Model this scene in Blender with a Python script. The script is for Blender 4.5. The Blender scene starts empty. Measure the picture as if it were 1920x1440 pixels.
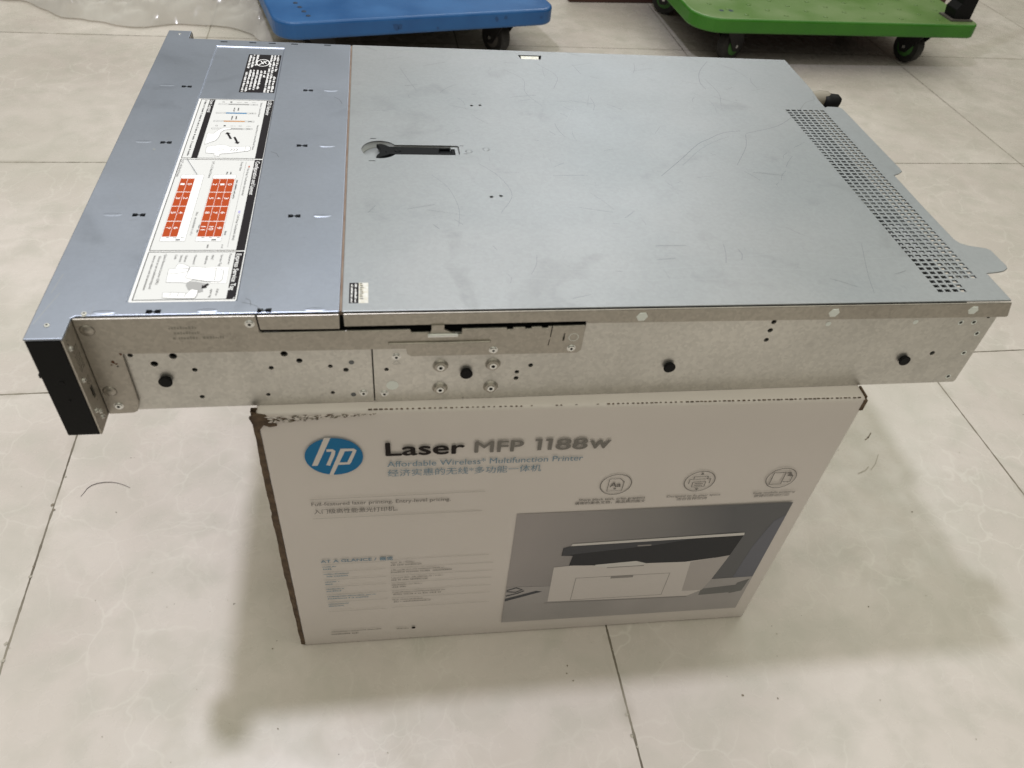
import bpy, bmesh, math, random
from mathutils import Vector, Matrix
random.seed(7)
R = math.radians
scene = bpy.context.scene
col = scene.collection

# ------------------------------------------------------------------ camera
cam_d = bpy.data.cameras.new('camera'); cam = bpy.data.objects.new('camera', cam_d); col.objects.link(cam)
cam.location = (-0.22082657, -0.77110456, 0.74184918)
cam.rotation_euler = (R(45.81624413), R(-4.76452464), R(-8.63855467))
cam_d.sensor_width = 36; cam_d.lens = 27.2627
cam_d.clip_start = 0.01; cam_d.clip_end = 60
cam_d.dof.use_dof = True; cam_d.dof.focus_distance = 0.84; cam_d.dof.aperture_fstop = 12
scene.camera = cam

# ------------------------------------------------------------------ world (soft light of the room) and lamps
w = bpy.data.worlds.new('World'); scene.world = w; w.use_nodes = True
nt = w.node_tree; bg = nt.nodes['Background']
tc = nt.nodes.new('ShaderNodeTexCoord'); sep = nt.nodes.new('ShaderNodeSeparateXYZ')
nt.links.new(tc.outputs['Generated'], sep.inputs[0])
rmp = nt.nodes.new('ShaderNodeValToRGB'); nt.links.new(sep.outputs['Z'], rmp.inputs[0])
e = rmp.color_ramp.elements
e[0].position = 0.10; e[0].color = (0.012, 0.010, 0.008, 1)
e[1].position = 1.0; e[1].color = (0.83, 0.815, 0.645, 1)
x = e.new(0.34); x.color = (0.06, 0.056, 0.046, 1); x = e.new(0.50); x.color = (0.30, 0.29, 0.245, 1)
x = e.new(0.66); x.color = (0.75, 0.735, 0.63, 1)
nt.links.new(rmp.outputs[0], bg.inputs[0]); bg.inputs[1].default_value = 1.18

def lamp(name, loc, size, power, color, target, shape='DISK', sy=None):
    d = bpy.data.lights.new(name, 'AREA'); d.shape = shape; d.size = size
    if sy: d.size_y = sy
    d.energy = power; d.color = color
    o = bpy.data.objects.new(name, d); col.objects.link(o); o.location = loc
    o.rotation_euler = (Vector(target) - Vector(loc)).to_track_quat('-Z', 'Y').to_euler()
    return o
lamp('ceiling_lamp', (-0.62, -0.06, 2.20), 0.11, 23.0, (0.90, 0.90, 1.0), (-0.62, -0.06, 0))
lamp('ceiling_panel_lamp', (2.6, 1.6, 2.7), 0.9, 5, (0.98, 1.0, 0.96), (0.6, 0.3, 0), 'RECTANGLE', 0.9)
lamp('far_ceiling_lamp', (1.05, 3.5, 2.7), 1.5, 21, (0.95, 0.97, 1.0), (0.2, 0.6, 0.3), 'RECTANGLE', 1.0)

vs = scene.view_settings
scene.display_settings.display_device = 'sRGB'
vs.view_transform = 'Standard'; vs.look = 'None'; vs.exposure = 0.10; vs.gamma = 1; vs.use_curve_mapping = False
scene.cycles.max_bounces = 8

# ------------------------------------------------------------------ materials
def lin(c):
    return tuple((v/255/12.92 if v/255 <= 0.04045 else ((v/255+0.055)/1.055)**2.4) for v in c)
def mat(name, color, rough=0.5, metal=0.0, spec=0.5, var=None, varscale=20, bump=0, bumpscale=200, alpha=None, stretch=None, roughvar=0):
    m = bpy.data.materials.new(name); m.use_nodes = True
    n = m.node_tree; b = n.nodes['Principled BSDF']
    b.inputs['Base Color'].default_value = (*color, 1); b.inputs['Roughness'].default_value = rough
    b.inputs['Metallic'].default_value = metal; b.inputs['Specular IOR Level'].default_value = spec
    if var or bump or roughvar:
        t = n.nodes.new('ShaderNodeTexCoord'); mp = n.nodes.new('ShaderNodeMapping')
        n.links.new(t.outputs['Object'], mp.inputs[0])
        if stretch: mp.inputs['Scale'].default_value = stretch
        if var or roughvar:
            ns = n.nodes.new('ShaderNodeTexNoise'); ns.inputs['Scale'].default_value = varscale; ns.inputs['Detail'].default_value = 6
            n.links.new(mp.outputs[0], ns.inputs['Vector'])
        if var:
            mx = n.nodes.new('ShaderNodeMix'); mx.data_type = 'RGBA'
            cr = n.nodes.new('ShaderNodeMapRange'); cr.inputs[1].default_value = 0.35; cr.inputs[2].default_value = 0.65
            n.links.new(ns.outputs['Fac'], cr.inputs[0]); n.links.new(cr.outputs[0], mx.inputs[0])
            mx.inputs[6].default_value = (*color, 1); mx.inputs[7].default_value = (*var, 1)
            n.links.new(mx.outputs[2], b.inputs['Base Color'])
        if roughvar:
            rr = n.nodes.new('ShaderNodeMapRange'); rr.inputs[1].default_value = 0.3; rr.inputs[2].default_value = 0.7
            rr.inputs[3].default_value = rough - roughvar; rr.inputs[4].default_value = rough + roughvar
            n.links.new(ns.outputs['Fac'], rr.inputs[0]); n.links.new(rr.outputs[0], b.inputs['Roughness'])
        if bump:
            nb = n.nodes.new('ShaderNodeTexNoise'); nb.inputs['Scale'].default_value = bumpscale; nb.inputs['Detail'].default_value = 4
            n.links.new(mp.outputs[0], nb.inputs['Vector'])
            bp = n.nodes.new('ShaderNodeBump'); bp.inputs['Strength'].default_value = bump; bp.inputs['Distance'].default_value = 0.001
            n.links.new(nb.outputs['Fac'], bp.inputs['Height']); n.links.new(bp.outputs[0], b.inputs['Normal'])
    if alpha is not None: b.inputs['Alpha'].default_value = alpha
    return m

def metal_mat(name, c1, c2, rough, metal=0.85, spangle=0.08, smudge=0.2, scratchy=0.1, bump=0.06):
    """galvanised sheet: fine zinc spangle, broad cloudy wear, hair scratches and smudges"""
    m = bpy.data.materials.new(name); m.use_nodes = True; n = m.node_tree; L = n.links
    b = n.nodes['Principled BSDF']; b.inputs['Metallic'].default_value = metal
    t = n.nodes.new('ShaderNodeTexCoord')
    def noise(scale, detail=5, stretch=None, dist=0.0):
        v = t.outputs['Object']
        if stretch:
            mp = n.nodes.new('ShaderNodeMapping'); mp.inputs['Scale'].default_value = stretch; L.new(v, mp.inputs[0]); v = mp.outputs[0]
        q = n.nodes.new('ShaderNodeTexNoise'); q.inputs['Scale'].default_value = scale; q.inputs['Detail'].default_value = detail
        q.inputs['Distortion'].default_value = dist
        L.new(v, q.inputs['Vector']); return q.outputs['Fac']
    def rng(s, a, bb, c=0, d=1):
        q = n.nodes.new('ShaderNodeMapRange'); q.inputs[1].default_value = a; q.inputs[2].default_value = bb
        q.inputs[3].default_value = c; q.inputs[4].default_value = d; L.new(s, q.inputs[0]); return q.outputs[0]
    def mul(a, bb):
        q = n.nodes.new('ShaderNodeMath'); q.operation = 'MULTIPLY'; L.new(a, q.inputs[0]); L.new(bb, q.inputs[1]); return q.outputs[0]
    mx = n.nodes.new('ShaderNodeMix'); mx.data_type = 'RGBA'
    L.new(rng(noise(7, 5), 0.35, 0.65), mx.inputs[0])
    mx.inputs[6].default_value = (*c1, 1); mx.inputs[7].default_value = (*c2, 1)
    vo = n.nodes.new('ShaderNodeTexVoronoi'); vo.inputs['Scale'].default_value = 420; L.new(t.outputs['Object'], vo.inputs['Vector'])
    sp = n.nodes.new('ShaderNodeSeparateColor'); L.new(vo.outputs['Color'], sp.inputs[0])
    f1 = rng(sp.outputs[0], 0, 1, 1 - spangle, 1 + spangle)
    f2 = rng(noise(13, 9, None, 1.4), 0.60, 0.82, 1, 1 - smudge)
    f3 = rng(noise(60, 3, (1, 14, 14), 0.3), 0.66, 0.8, 1, 1 - scratchy)
    f4 = rng(noise(45, 3, (12, 1.2, 6), 0.5), 0.68, 0.8, 1, 1 - scratchy)
    f = mul(mul(f1, f2), mul(f3, f4))
    vm = n.nodes.new('ShaderNodeVectorMath'); vm.operation = 'SCALE'
    L.new(mx.outputs[2], vm.inputs[0]); L.new(f, vm.inputs['Scale']); L.new(vm.outputs[0], b.inputs['Base Color'])
    L.new(rng(noise(11, 6), 0.3, 0.7, rough - 0.03, rough + 0.035), b.inputs['Roughness'])
    bp = n.nodes.new('ShaderNodeBump'); bp.inputs['Strength'].default_value = bump; bp.inputs['Distance'].default_value = 0.001
    L.new(noise(90, 3), bp.inputs['Height']); L.new(bp.outputs[0], b.inputs['Normal'])
    return m

M = {}
M['front_metal'] = metal_mat('blue_grey_sheet_metal', (0.325, 0.36, 0.43), (0.36, 0.395, 0.465), 0.42, spangle=0.02, bump=0.03)
M['lid_metal'] = metal_mat('grey_sheet_metal', (0.345, 0.368, 0.385), (0.385, 0.40, 0.415), 0.50, spangle=0.03, smudge=0.20, bump=0.05)
M['side_metal'] = metal_mat('galvanised_steel', (0.575, 0.56, 0.53), (0.70, 0.68, 0.645), 0.45, spangle=0.07, smudge=0.18, bump=0.10)
M['bracket_metal'] = metal_mat('brown_grey_steel', (0.40, 0.37, 0.33), (0.46, 0.43, 0.385), 0.42, smudge=0.15)
M['dark'] = mat('dark_interior', (0.012, 0.012, 0.012), 0.9, spec=0.1)  # near black stands in for the shade of interiors and sockets
M['black_plastic'] = mat('black_plastic', (0.006, 0.006, 0.0065), 0.5, spec=0.14, bump=0.1, bumpscale=400)
M['latch'] = mat('black_latch_plastic', (0.006, 0.007, 0.008), 0.5, spec=0.10)
M['screw'] = mat('bright_screw_steel', (0.82, 0.82, 0.80), 0.28, 0.8, roughvar=0.1, varscale=300)
M['bright'] = mat('bright_bare_metal', (0.85, 0.86, 0.85), 0.35, 0.5)
M['copper'] = mat('brown_seam_strip', (0.20, 0.135, 0.10), 0.5, 0.3, var=(0.26, 0.20, 0.16), varscale=60)
M['scratch'] = mat('dark_scratch', (0.17, 0.18, 0.19), 0.5, 0.8)
M['scratch_l'] = mat('pale_scratch', (0.40, 0.42, 0.44), 0.45, 0.8)
M['mylar'] = mat('pale_plug', (0.86, 0.90, 0.87), 0.5, 0.0)
M['rust'] = mat('rust', (0.12, 0.05, 0.025), 0.8)
M['label'] = mat('label_paper', (0.76, 0.76, 0.75), 0.40)
M['label_in'] = mat('label_panel_grey', (0.66, 0.665, 0.66), 0.42)
M['ink'] = mat('black_ink', (0.016, 0.014, 0.016), 0.6, spec=0.12)
M['ink_grey'] = mat('grey_ink', (0.16, 0.16, 0.165), 0.45)
M['ink_lite'] = mat('pale_grey_ink', (0.36, 0.36, 0.36), 0.45)
M['white'] = mat('white_ink', (0.90, 0.90, 0.90), 0.4)
M['red'] = mat('rust_red_ink', lin((170, 66, 18)), 0.5, spec=0.25)
M['blue_ink'] = mat('label_blue_ink', lin((60, 130, 178)), 0.42)
M['orange_ink'] = mat('label_orange_ink', lin((205, 150, 100)), 0.42)
M['violet_ink'] = mat('label_violet_ink', lin((170, 165, 215)), 0.42)
M['yellowed'] = mat('yellowed_sticker', (0.55, 0.52, 0.42), 0.45, var=(0.7, 0.7, 0.68), varscale=300)
# box
M['box'] = mat('white_printed_card', (0.72, 0.66, 0.63), 0.42, spec=0.45, var=(0.68, 0.625, 0.595), varscale=6, bump=0.25, bumpscale=14, roughvar=0.07)
M['card'] = mat('brown_corrugated_card', (0.15, 0.10, 0.062), 0.9, var=(0.07, 0.045, 0.03), varscale=120, bump=0.8, bumpscale=500)
M['torn'] = mat('torn_paper', (0.34, 0.31, 0.26), 0.9, var=(0.12, 0.10, 0.08), varscale=260, bump=0.8, bumpscale=500)
M['hp_blue'] = mat('logo_blue_ink', lin((6, 112, 166)), 0.5, spec=0.25)
M['b_ink'] = mat('box_black_ink', (0.022, 0.017, 0.016), 0.6, spec=0.12)
M['b_grey'] = mat('box_grey_ink', (0.18, 0.165, 0.15), 0.42)
M['b_blue'] = mat('box_slate_blue_ink', (0.17, 0.27, 0.36), 0.42)
M['b_text'] = mat('box_text_ink', (0.15, 0.135, 0.125), 0.42)
M['b_micro'] = mat('box_small_text_ink', (0.27, 0.25, 0.235), 0.42)
M['b_microb'] = mat('box_small_blue_text_ink', (0.17, 0.27, 0.35), 0.42)
M['b_line'] = mat('box_rule_ink', (0.42, 0.40, 0.37), 0.42)
M['p_bg'] = mat('picture_wall_ink', (0.32, 0.295, 0.30), 0.4, var=(0.22, 0.21, 0.21), varscale=9)
M['p_bg2'] = mat('picture_shaded_wall_ink', (0.17, 0.17, 0.17), 0.4, var=(0.11, 0.11, 0.115), varscale=10)
M['p_bg3'] = mat('picture_blue_wall_ink', (0.115, 0.12, 0.155), 0.4)
M['p_table'] = mat('picture_table_ink', (0.40, 0.37, 0.37), 0.4, var=(0.34, 0.32, 0.32), varscale=12)
M['p_body'] = mat('picture_printer_white_ink', (0.64, 0.59, 0.57), 0.4)
M['p_body2'] = mat('picture_printer_side_ink', (0.45, 0.41, 0.40), 0.4)
M['p_tray'] = mat('picture_tray_ink', (0.66, 0.63, 0.61), 0.4)
M['p_dark'] = mat('picture_scanner_ink', (0.05, 0.05, 0.055), 0.6, spec=0.12)
M['p_dark2'] = mat('picture_scanner_edge_ink', (0.09, 0.09, 0.10), 0.6, spec=0.12)
M['p_line'] = mat('picture_line_ink', (0.27, 0.25, 0.24), 0.4)

def picture_wall():
    # the printed picture's backdrop: pale at the left, darker to the right (ink on the carton)
    m = mat('picture_wall_ink', (0.3, 0.3, 0.3), 0.5, spec=0.3); n = m.node_tree; L = n.links; b = n.nodes['Principled BSDF']
    t = n.nodes.new('ShaderNodeTexCoord'); sp = n.nodes.new('ShaderNodeSeparateXYZ'); L.new(t.outputs['Object'], sp.inputs[0])
    ns = n.nodes.new('ShaderNodeTexNoise'); ns.inputs['Scale'].default_value = 8; L.new(t.outputs['Object'], ns.inputs['Vector'])
    a = n.nodes.new('ShaderNodeMath'); a.operation = 'MULTIPLY_ADD'; L.new(ns.outputs['Fac'], a.inputs[0]); a.inputs[1].default_value = .12; L.new(sp.outputs[0], a.inputs[2])
    r = n.nodes.new('ShaderNodeMapRange'); r.inputs[1].default_value = .26; r.inputs[2].default_value = .46; L.new(a.outputs[0], r.inputs[0])
    mx = n.nodes.new('ShaderNodeValToRGB'); L.new(r.outputs[0], mx.inputs[0]); e_ = mx.color_ramp.elements
    e_[0].color = (.38,.345,.345,1); e_[1].color = (.13,.13,.14,1); q = e_.new(.45); q.color = (.27,.255,.255,1)
    L.new(mx.outputs[0], b.inputs['Base Color']); return m
M['p_bg'] = picture_wall()
def trolley_plastic(name, c, dirt):
    return mat(name, c, 0.42, spec=0.5, var=dirt, varscale=9, bump=0.35, bumpscale=120, roughvar=0.12)
M['blue_deck'] = trolley_plastic('scuffed_blue_plastic', (0.010, 0.085, 0.26), (0.018, 0.115, 0.32))
M['green_deck'] = trolley_plastic('scuffed_green_plastic', (0.024, 0.155, 0.005), (0.038, 0.185, 0.010))
M['green_top'] = trolley_plastic('green_deck_top_sheen', (0.10, 0.20, 0.045), (0.14, 0.22, 0.075))  # paler top: the gloss on the upper face is put into its colour
M['smear'] = mat('dirt_smear', (0.02, 0.035, 0.07), 0.7)
M['rubber_shade'] = mat('black_rubber_and_shade', (0.018, 0.017, 0.016), 0.6, var=(0.035, 0.033, 0.03), varscale=60)  # tyre rubber; also blackens the deck undersides as painted shade
M['fork'] = mat('dark_caster_steel', (0.03, 0.028, 0.028), 0.45, 0.4)
M['hub_green'] = mat('green_wheel_hub', (0.05, 0.17, 0.03), 0.5)
M['hub_grey'] = mat('grey_wheel_hub', (0.10, 0.09, 0.08), 0.5)

# ------------------------------------------------------------------ generic builders
def link(name, bm, mats, parent=None, smooth=False):
    me = bpy.data.meshes.new(name); bm.normal_update(); bm.to_mesh(me); bm.free()
    for m in (mats if isinstance(mats, (list, tuple)) else [mats]): me.materials.append(m)
    if smooth:
        for p in me.polygons: p.use_smooth = True
    o = bpy.data.objects.new(name, me); col.objects.link(o)
    if parent: o.parent = parent
    return o
def tag(o, label=None, cat=None, group=None, kind=None):
    if label: o['label'] = label
    if cat: o['category'] = cat
    if group: o['group'] = group
    if kind: o['kind'] = kind
    return o
def empty(name, loc, rz=0):
    o = bpy.data.objects.new(name, None); col.objects.link(o); o.location = loc; o.rotation_euler = (0, 0, rz); o.empty_display_size = 0.05
    return o
def add_box(bm, x0, x1, y0, y1, z0, z1, mi=0):
    vs_ = [bm.verts.new(p) for p in ((x0,y0,z0),(x1,y0,z0),(x1,y1,z0),(x0,y1,z0),(x0,y0,z1),(x1,y0,z1),(x1,y1,z1),(x0,y1,z1))]
    for f in ((0,3,2,1),(4,5,6,7),(0,1,5,4),(1,2,6,5),(2,3,7,6),(3,0,4,7)):
        bm.faces.new([vs_[i] for i in f]).material_index = mi
def add_prism(bm, pts, axis, a, b, mi=0):
    """extrude a 2D outline along axis from a to b; pts in the other two axes (in x,y,z order)"""
    def P(u, v, t):
        return {'z': (u, v, t), 'y': (u, t, v), 'x': (t, u, v)}[axis]
    ar = sum(pts[i][0]*pts[(i+1) % len(pts)][1] - pts[(i+1) % len(pts)][0]*pts[i][1] for i in range(len(pts)))
    if ar < 0: pts = pts[::-1]
    lo = [bm.verts.new(P(u, v, a)) for u, v in pts]; hi = [bm.verts.new(P(u, v, b)) for u, v in pts]
    fs = [bm.faces.new(lo[::-1]), bm.faces.new(hi)]
    n = len(pts)
    for i in range(n): fs.append(bm.faces.new((lo[i], lo[(i+1) % n], hi[(i+1) % n], hi[i])))
    for f in fs: f.material_index = mi
    if (axis == 'y') == (b > a) : bmesh.ops.reverse_faces(bm, faces=fs)
    return fs
def circ(cx, cy, r, n=20, a0=0, a1=2*math.pi):
    full = abs(a1-a0-2*math.pi) < 1e-6
    return [(cx+r*math.cos(a0+(a1-a0)*i/(n if full else n-1)), cy+r*math.sin(a0+(a1-a0)*i/(n if full else n-1))) for i in range(n)]
def add_lathe(bm, prof, mtx, n=24, mi=0):
    """prof: list of (radius, height); revolve about local z, placed by mtx"""
    rings = []
    for r, h in prof:
        rings.append([bm.verts.new(mtx @ Vector((r*math.cos(2*math.pi*i/n), r*math.sin(2*math.pi*i/n), h))) for i in range(n)])
    for k in range(len(rings)-1):
        for i in range(n):
            f = bm.faces.new((rings[k][i], rings[k][(i+1) % n], rings[k+1][(i+1) % n], rings[k+1][i])); f.material_index = mi
    f = bm.faces.new(rings[0][::-1]); f.material_index = mi
    f = bm.faces.new(rings[-1]); f.material_index = mi
def add_tube(bm, pts, r, n=12, mi=0):
    pts = [Vector(p) for p in pts]; rings = []
    for i, p in enumerate(pts):
        d = (pts[min(i+1, len(pts)-1)] - pts[max(i-1, 0)]).normalized()
        up = Vector((0,0,1)) if abs(d.z) < 0.9 else Vector((1,0,0))
        a = d.cross(up).normalized(); b = a.cross(d)
        rr = r[i] if isinstance(r, (list, tuple)) else r
        rings.append([bm.verts.new(p + a*rr*math.cos(2*math.pi*k/n) + b*rr*math.sin(2*math.pi*k/n)) for k in range(n)])
    for k in range(len(rings)-1):
        for i in range(n):
            bm.faces.new((rings[k][i], rings[k+1][i], rings[k+1][(i+1) % n], rings[k][(i+1) % n])).material_index = mi
    bm.faces.new(rings[0]).material_index = mi; bm.faces.new(rings[-1][::-1]).material_index = mi
def scale_bm(bm, dz=0.0, s=0.001):
    for v in bm.verts: v.co = Vector((v.co.x, v.co.y, v.co.z + dz)) * s
def apply_mods(o):
    dg = bpy.context.evaluated_depsgraph_get(); ev = o.evaluated_get(dg)
    me = bpy.data.meshes.new_from_object(ev); old = o.data
    o.modifiers.clear(); o.data = me; bpy.data.meshes.remove(old)
def cut(o, cutter_bm, bevel=0.0004, segs=2, ang=40):
    """bevel the plate's edges, then cut real openings into it"""
    if bevel:
        b = o.modifiers.new('b', 'BEVEL'); b.width = bevel; b.segments = segs; b.limit_method = 'ANGLE'; b.angle_limit = R(ang)
    co = None
    if cutter_bm is not None:
        me = bpy.data.meshes.new('c'); bmesh.ops.recalc_face_normals(cutter_bm, faces=cutter_bm.faces[:])
        cutter_bm.to_mesh(me); cutter_bm.free()
        co = bpy.data.objects.new('c', me); col.objects.link(co)
        if o.parent:
            co.parent = o.parent
        m = o.modifiers.new('x', 'BOOLEAN'); m.operation = 'DIFFERENCE'; m.solver = 'EXACT'; m.object = co
    bpy.context.view_layer.update()
    apply_mods(o)
    if co:
        me = co.data; bpy.data.objects.remove(co); bpy.data.meshes.remove(me)
    return o

def absorb(o, child):
    """merge a surface detail into the part it belongs to"""
    bm = bmesh.new(); bm.from_mesh(o.data); n0 = len(bm.faces); bm.from_mesh(child.data); bm.faces.ensure_lookup_table()
    mats = list(o.data.materials); mp = []
    for m in child.data.materials:
        if m not in mats: mats.append(m); o.data.materials.append(m)
        mp.append(mats.index(m))
    for f in bm.faces[n0:]: f.material_index = mp[f.material_index]
    bm.to_mesh(o.data); bm.free(); me = child.data; bpy.data.objects.remove(child); bpy.data.meshes.remove(me)

# ------------------------------------------------------------------ printing: shapes and lettering as thin ink layers in ONE mesh
_tcache = {}
def text_mesh(s, bold):
    k = (s, bold)
    if k in _tcache: return _tcache[k]
    c = bpy.data.curves.new('t', 'FONT'); c.body = s; c.size = 1; c.resolution_u = 4
    o = bpy.data.objects.new('t', c); col.objects.link(o); bpy.context.view_layer.update()
    dg = bpy.context.evaluated_depsgraph_get(); me = o.evaluated_get(dg).to_mesh()
    vs_ = [(v.co.x, v.co.y) for v in me.vertices]; fs = [tuple(p.vertices) for p in me.polygons]
    o.evaluated_get(dg).to_mesh_clear(); bpy.data.objects.remove(o); bpy.data.curves.remove(c)
    _tcache[k] = (vs_, fs); return _tcache[k]
class Print:
    def __init__(s, f, step): s.bm = bmesh.new(); s.mats = []; s.f = f; s.step = step
    def mi(s, m):
        if m not in s.mats: s.mats.append(m)
        return s.mats.index(m)
    def poly(s, pts, m, l=1):
        ar = sum(pts[i][0]*pts[(i+1) % len(pts)][1] - pts[(i+1) % len(pts)][0]*pts[i][1] for i in range(len(pts)))
        if ar < 0: pts = pts[::-1]
        fc = s.bm.faces.new([s.bm.verts.new(s.f(u, v, l*s.step)) for u, v in pts]); fc.material_index = s.mi(m)
    def rect(s, u0, v0, u1, v1, m, l=1): s.poly([(u0,v0),(u1,v0),(u1,v1),(u0,v1)], m, l)
    def line(s, p, q, wd, m, l=2):
        d = Vector((q[0]-p[0], q[1]-p[1])); d.normalize(); nx, ny = -d.y*wd/2, d.x*wd/2
        s.poly([(p[0]+nx,p[1]+ny),(p[0]-nx,p[1]-ny),(q[0]-nx,q[1]-ny),(q[0]+nx,q[1]+ny)], m, l)
    def path(s, pts, wd, m, l=2, closed=False):
        """ribbon along a polyline, mitred: no overlapping faces"""
        n = len(pts); V = []
        for i in range(n):
            a = Vector(pts[(i-1) % n] if (closed or i) else pts[i]); b = Vector(pts[i]); c = Vector(pts[(i+1) % n] if (closed or i < n-1) else pts[i])
            d = Vector((0,0))
            if (b-a).length: d += (b-a).normalized()
            if (c-b).length: d += (c-b).normalized()
            if d.length < 1e-6: d = Vector((1,0))
            d.normalize(); nn = Vector((-d.y, d.x)) * wd/2
            V.append((s.bm.verts.new(s.f(*(b+nn), l*s.step)), s.bm.verts.new(s.f(*(b-nn), l*s.step))))
        for i in range(n if closed else n-1):
            j = (i+1) % n
            f = s.bm.faces.new((V[i][1], V[j][1], V[j][0], V[i][0])); f.material_index = s.mi(m)
    def frame(s, u0, v0, u1, v1, wd, m, l=2): s.path([(u0,v0),(u1,v0),(u1,v1),(u0,v1)], wd, m, l, True)
    def ring(s, cu, cv, ru, rv, wd, m, l=2, n=32): s.path([(cu+ru*math.cos(2*math.pi*i/n), cv+rv*math.sin(2*math.pi*i/n)) for i in range(n)], wd, m, l, True)
    def text(s, t, p, width, cap, m, l=3, d=(1,0), bold=0.0, slant=0.0):
        """p: start of the baseline; width: run length; cap: capital height; d: reading direction"""
        vs_, fs = text_mesh(t, 0)
        if not vs_: return
        if bold:
            for k_, (ox, oy) in enumerate(((1,0),(-1,0),(0,.8),(0,-.8)) if bold > .01 else ((1,0),)):
                e_ = bold*cap*1.1; s.text(t, (p[0]+d[0]*ox*e_-d[1]*oy*e_, p[1]+d[1]*ox*e_+d[0]*oy*e_), width, cap, m, l+.12*(k_+1), d, 0, slant)
        x0 = min(v[0] for v in vs_); x1 = max(v[0] for v in vs_); sx = width/(x1-x0); sy = cap/0.73
        up = (-d[1], d[0]); q = []
        for X, Y in vs_:
            a = (X-x0)*sx + Y*sy*slant; b = Y*sy
            q.append(s.bm.verts.new(s.f(p[0]+d[0]*a+up[0]*b, p[1]+d[1]*a+up[1]*b, l*s.step)))
        k = s.mi(m)
        for f in fs:
            try: s.bm.faces.new([q[i] for i in f]).material_index = k
            except ValueError: pass
    def micro(s, p, width, cap, m, l=3, d=(1,0), rnd=random):
        """unreadable small print: a run of letter-sized specks"""
        a = 0.0
        while a < width:
            wd = rnd.uniform(0.35, 0.75)*cap
            if rnd.random() < 0.13: a += cap*0.6; continue
            h = cap*rnd.uniform(0.55, 1.0); b = min(a+wd, width)
            up = (-d[1], d[0])
            s.poly([(p[0]+d[0]*x+up[0]*y, p[1]+d[1]*x+up[1]*y) for x, y in ((a,0),(b,0),(b,h),(a,h))], m, l)
            a += wd + cap*0.22
    def done(s, name, parent, post=None):
        if post: post(s.bm)
        return link(name, s.bm, s.mats, parent)

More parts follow.
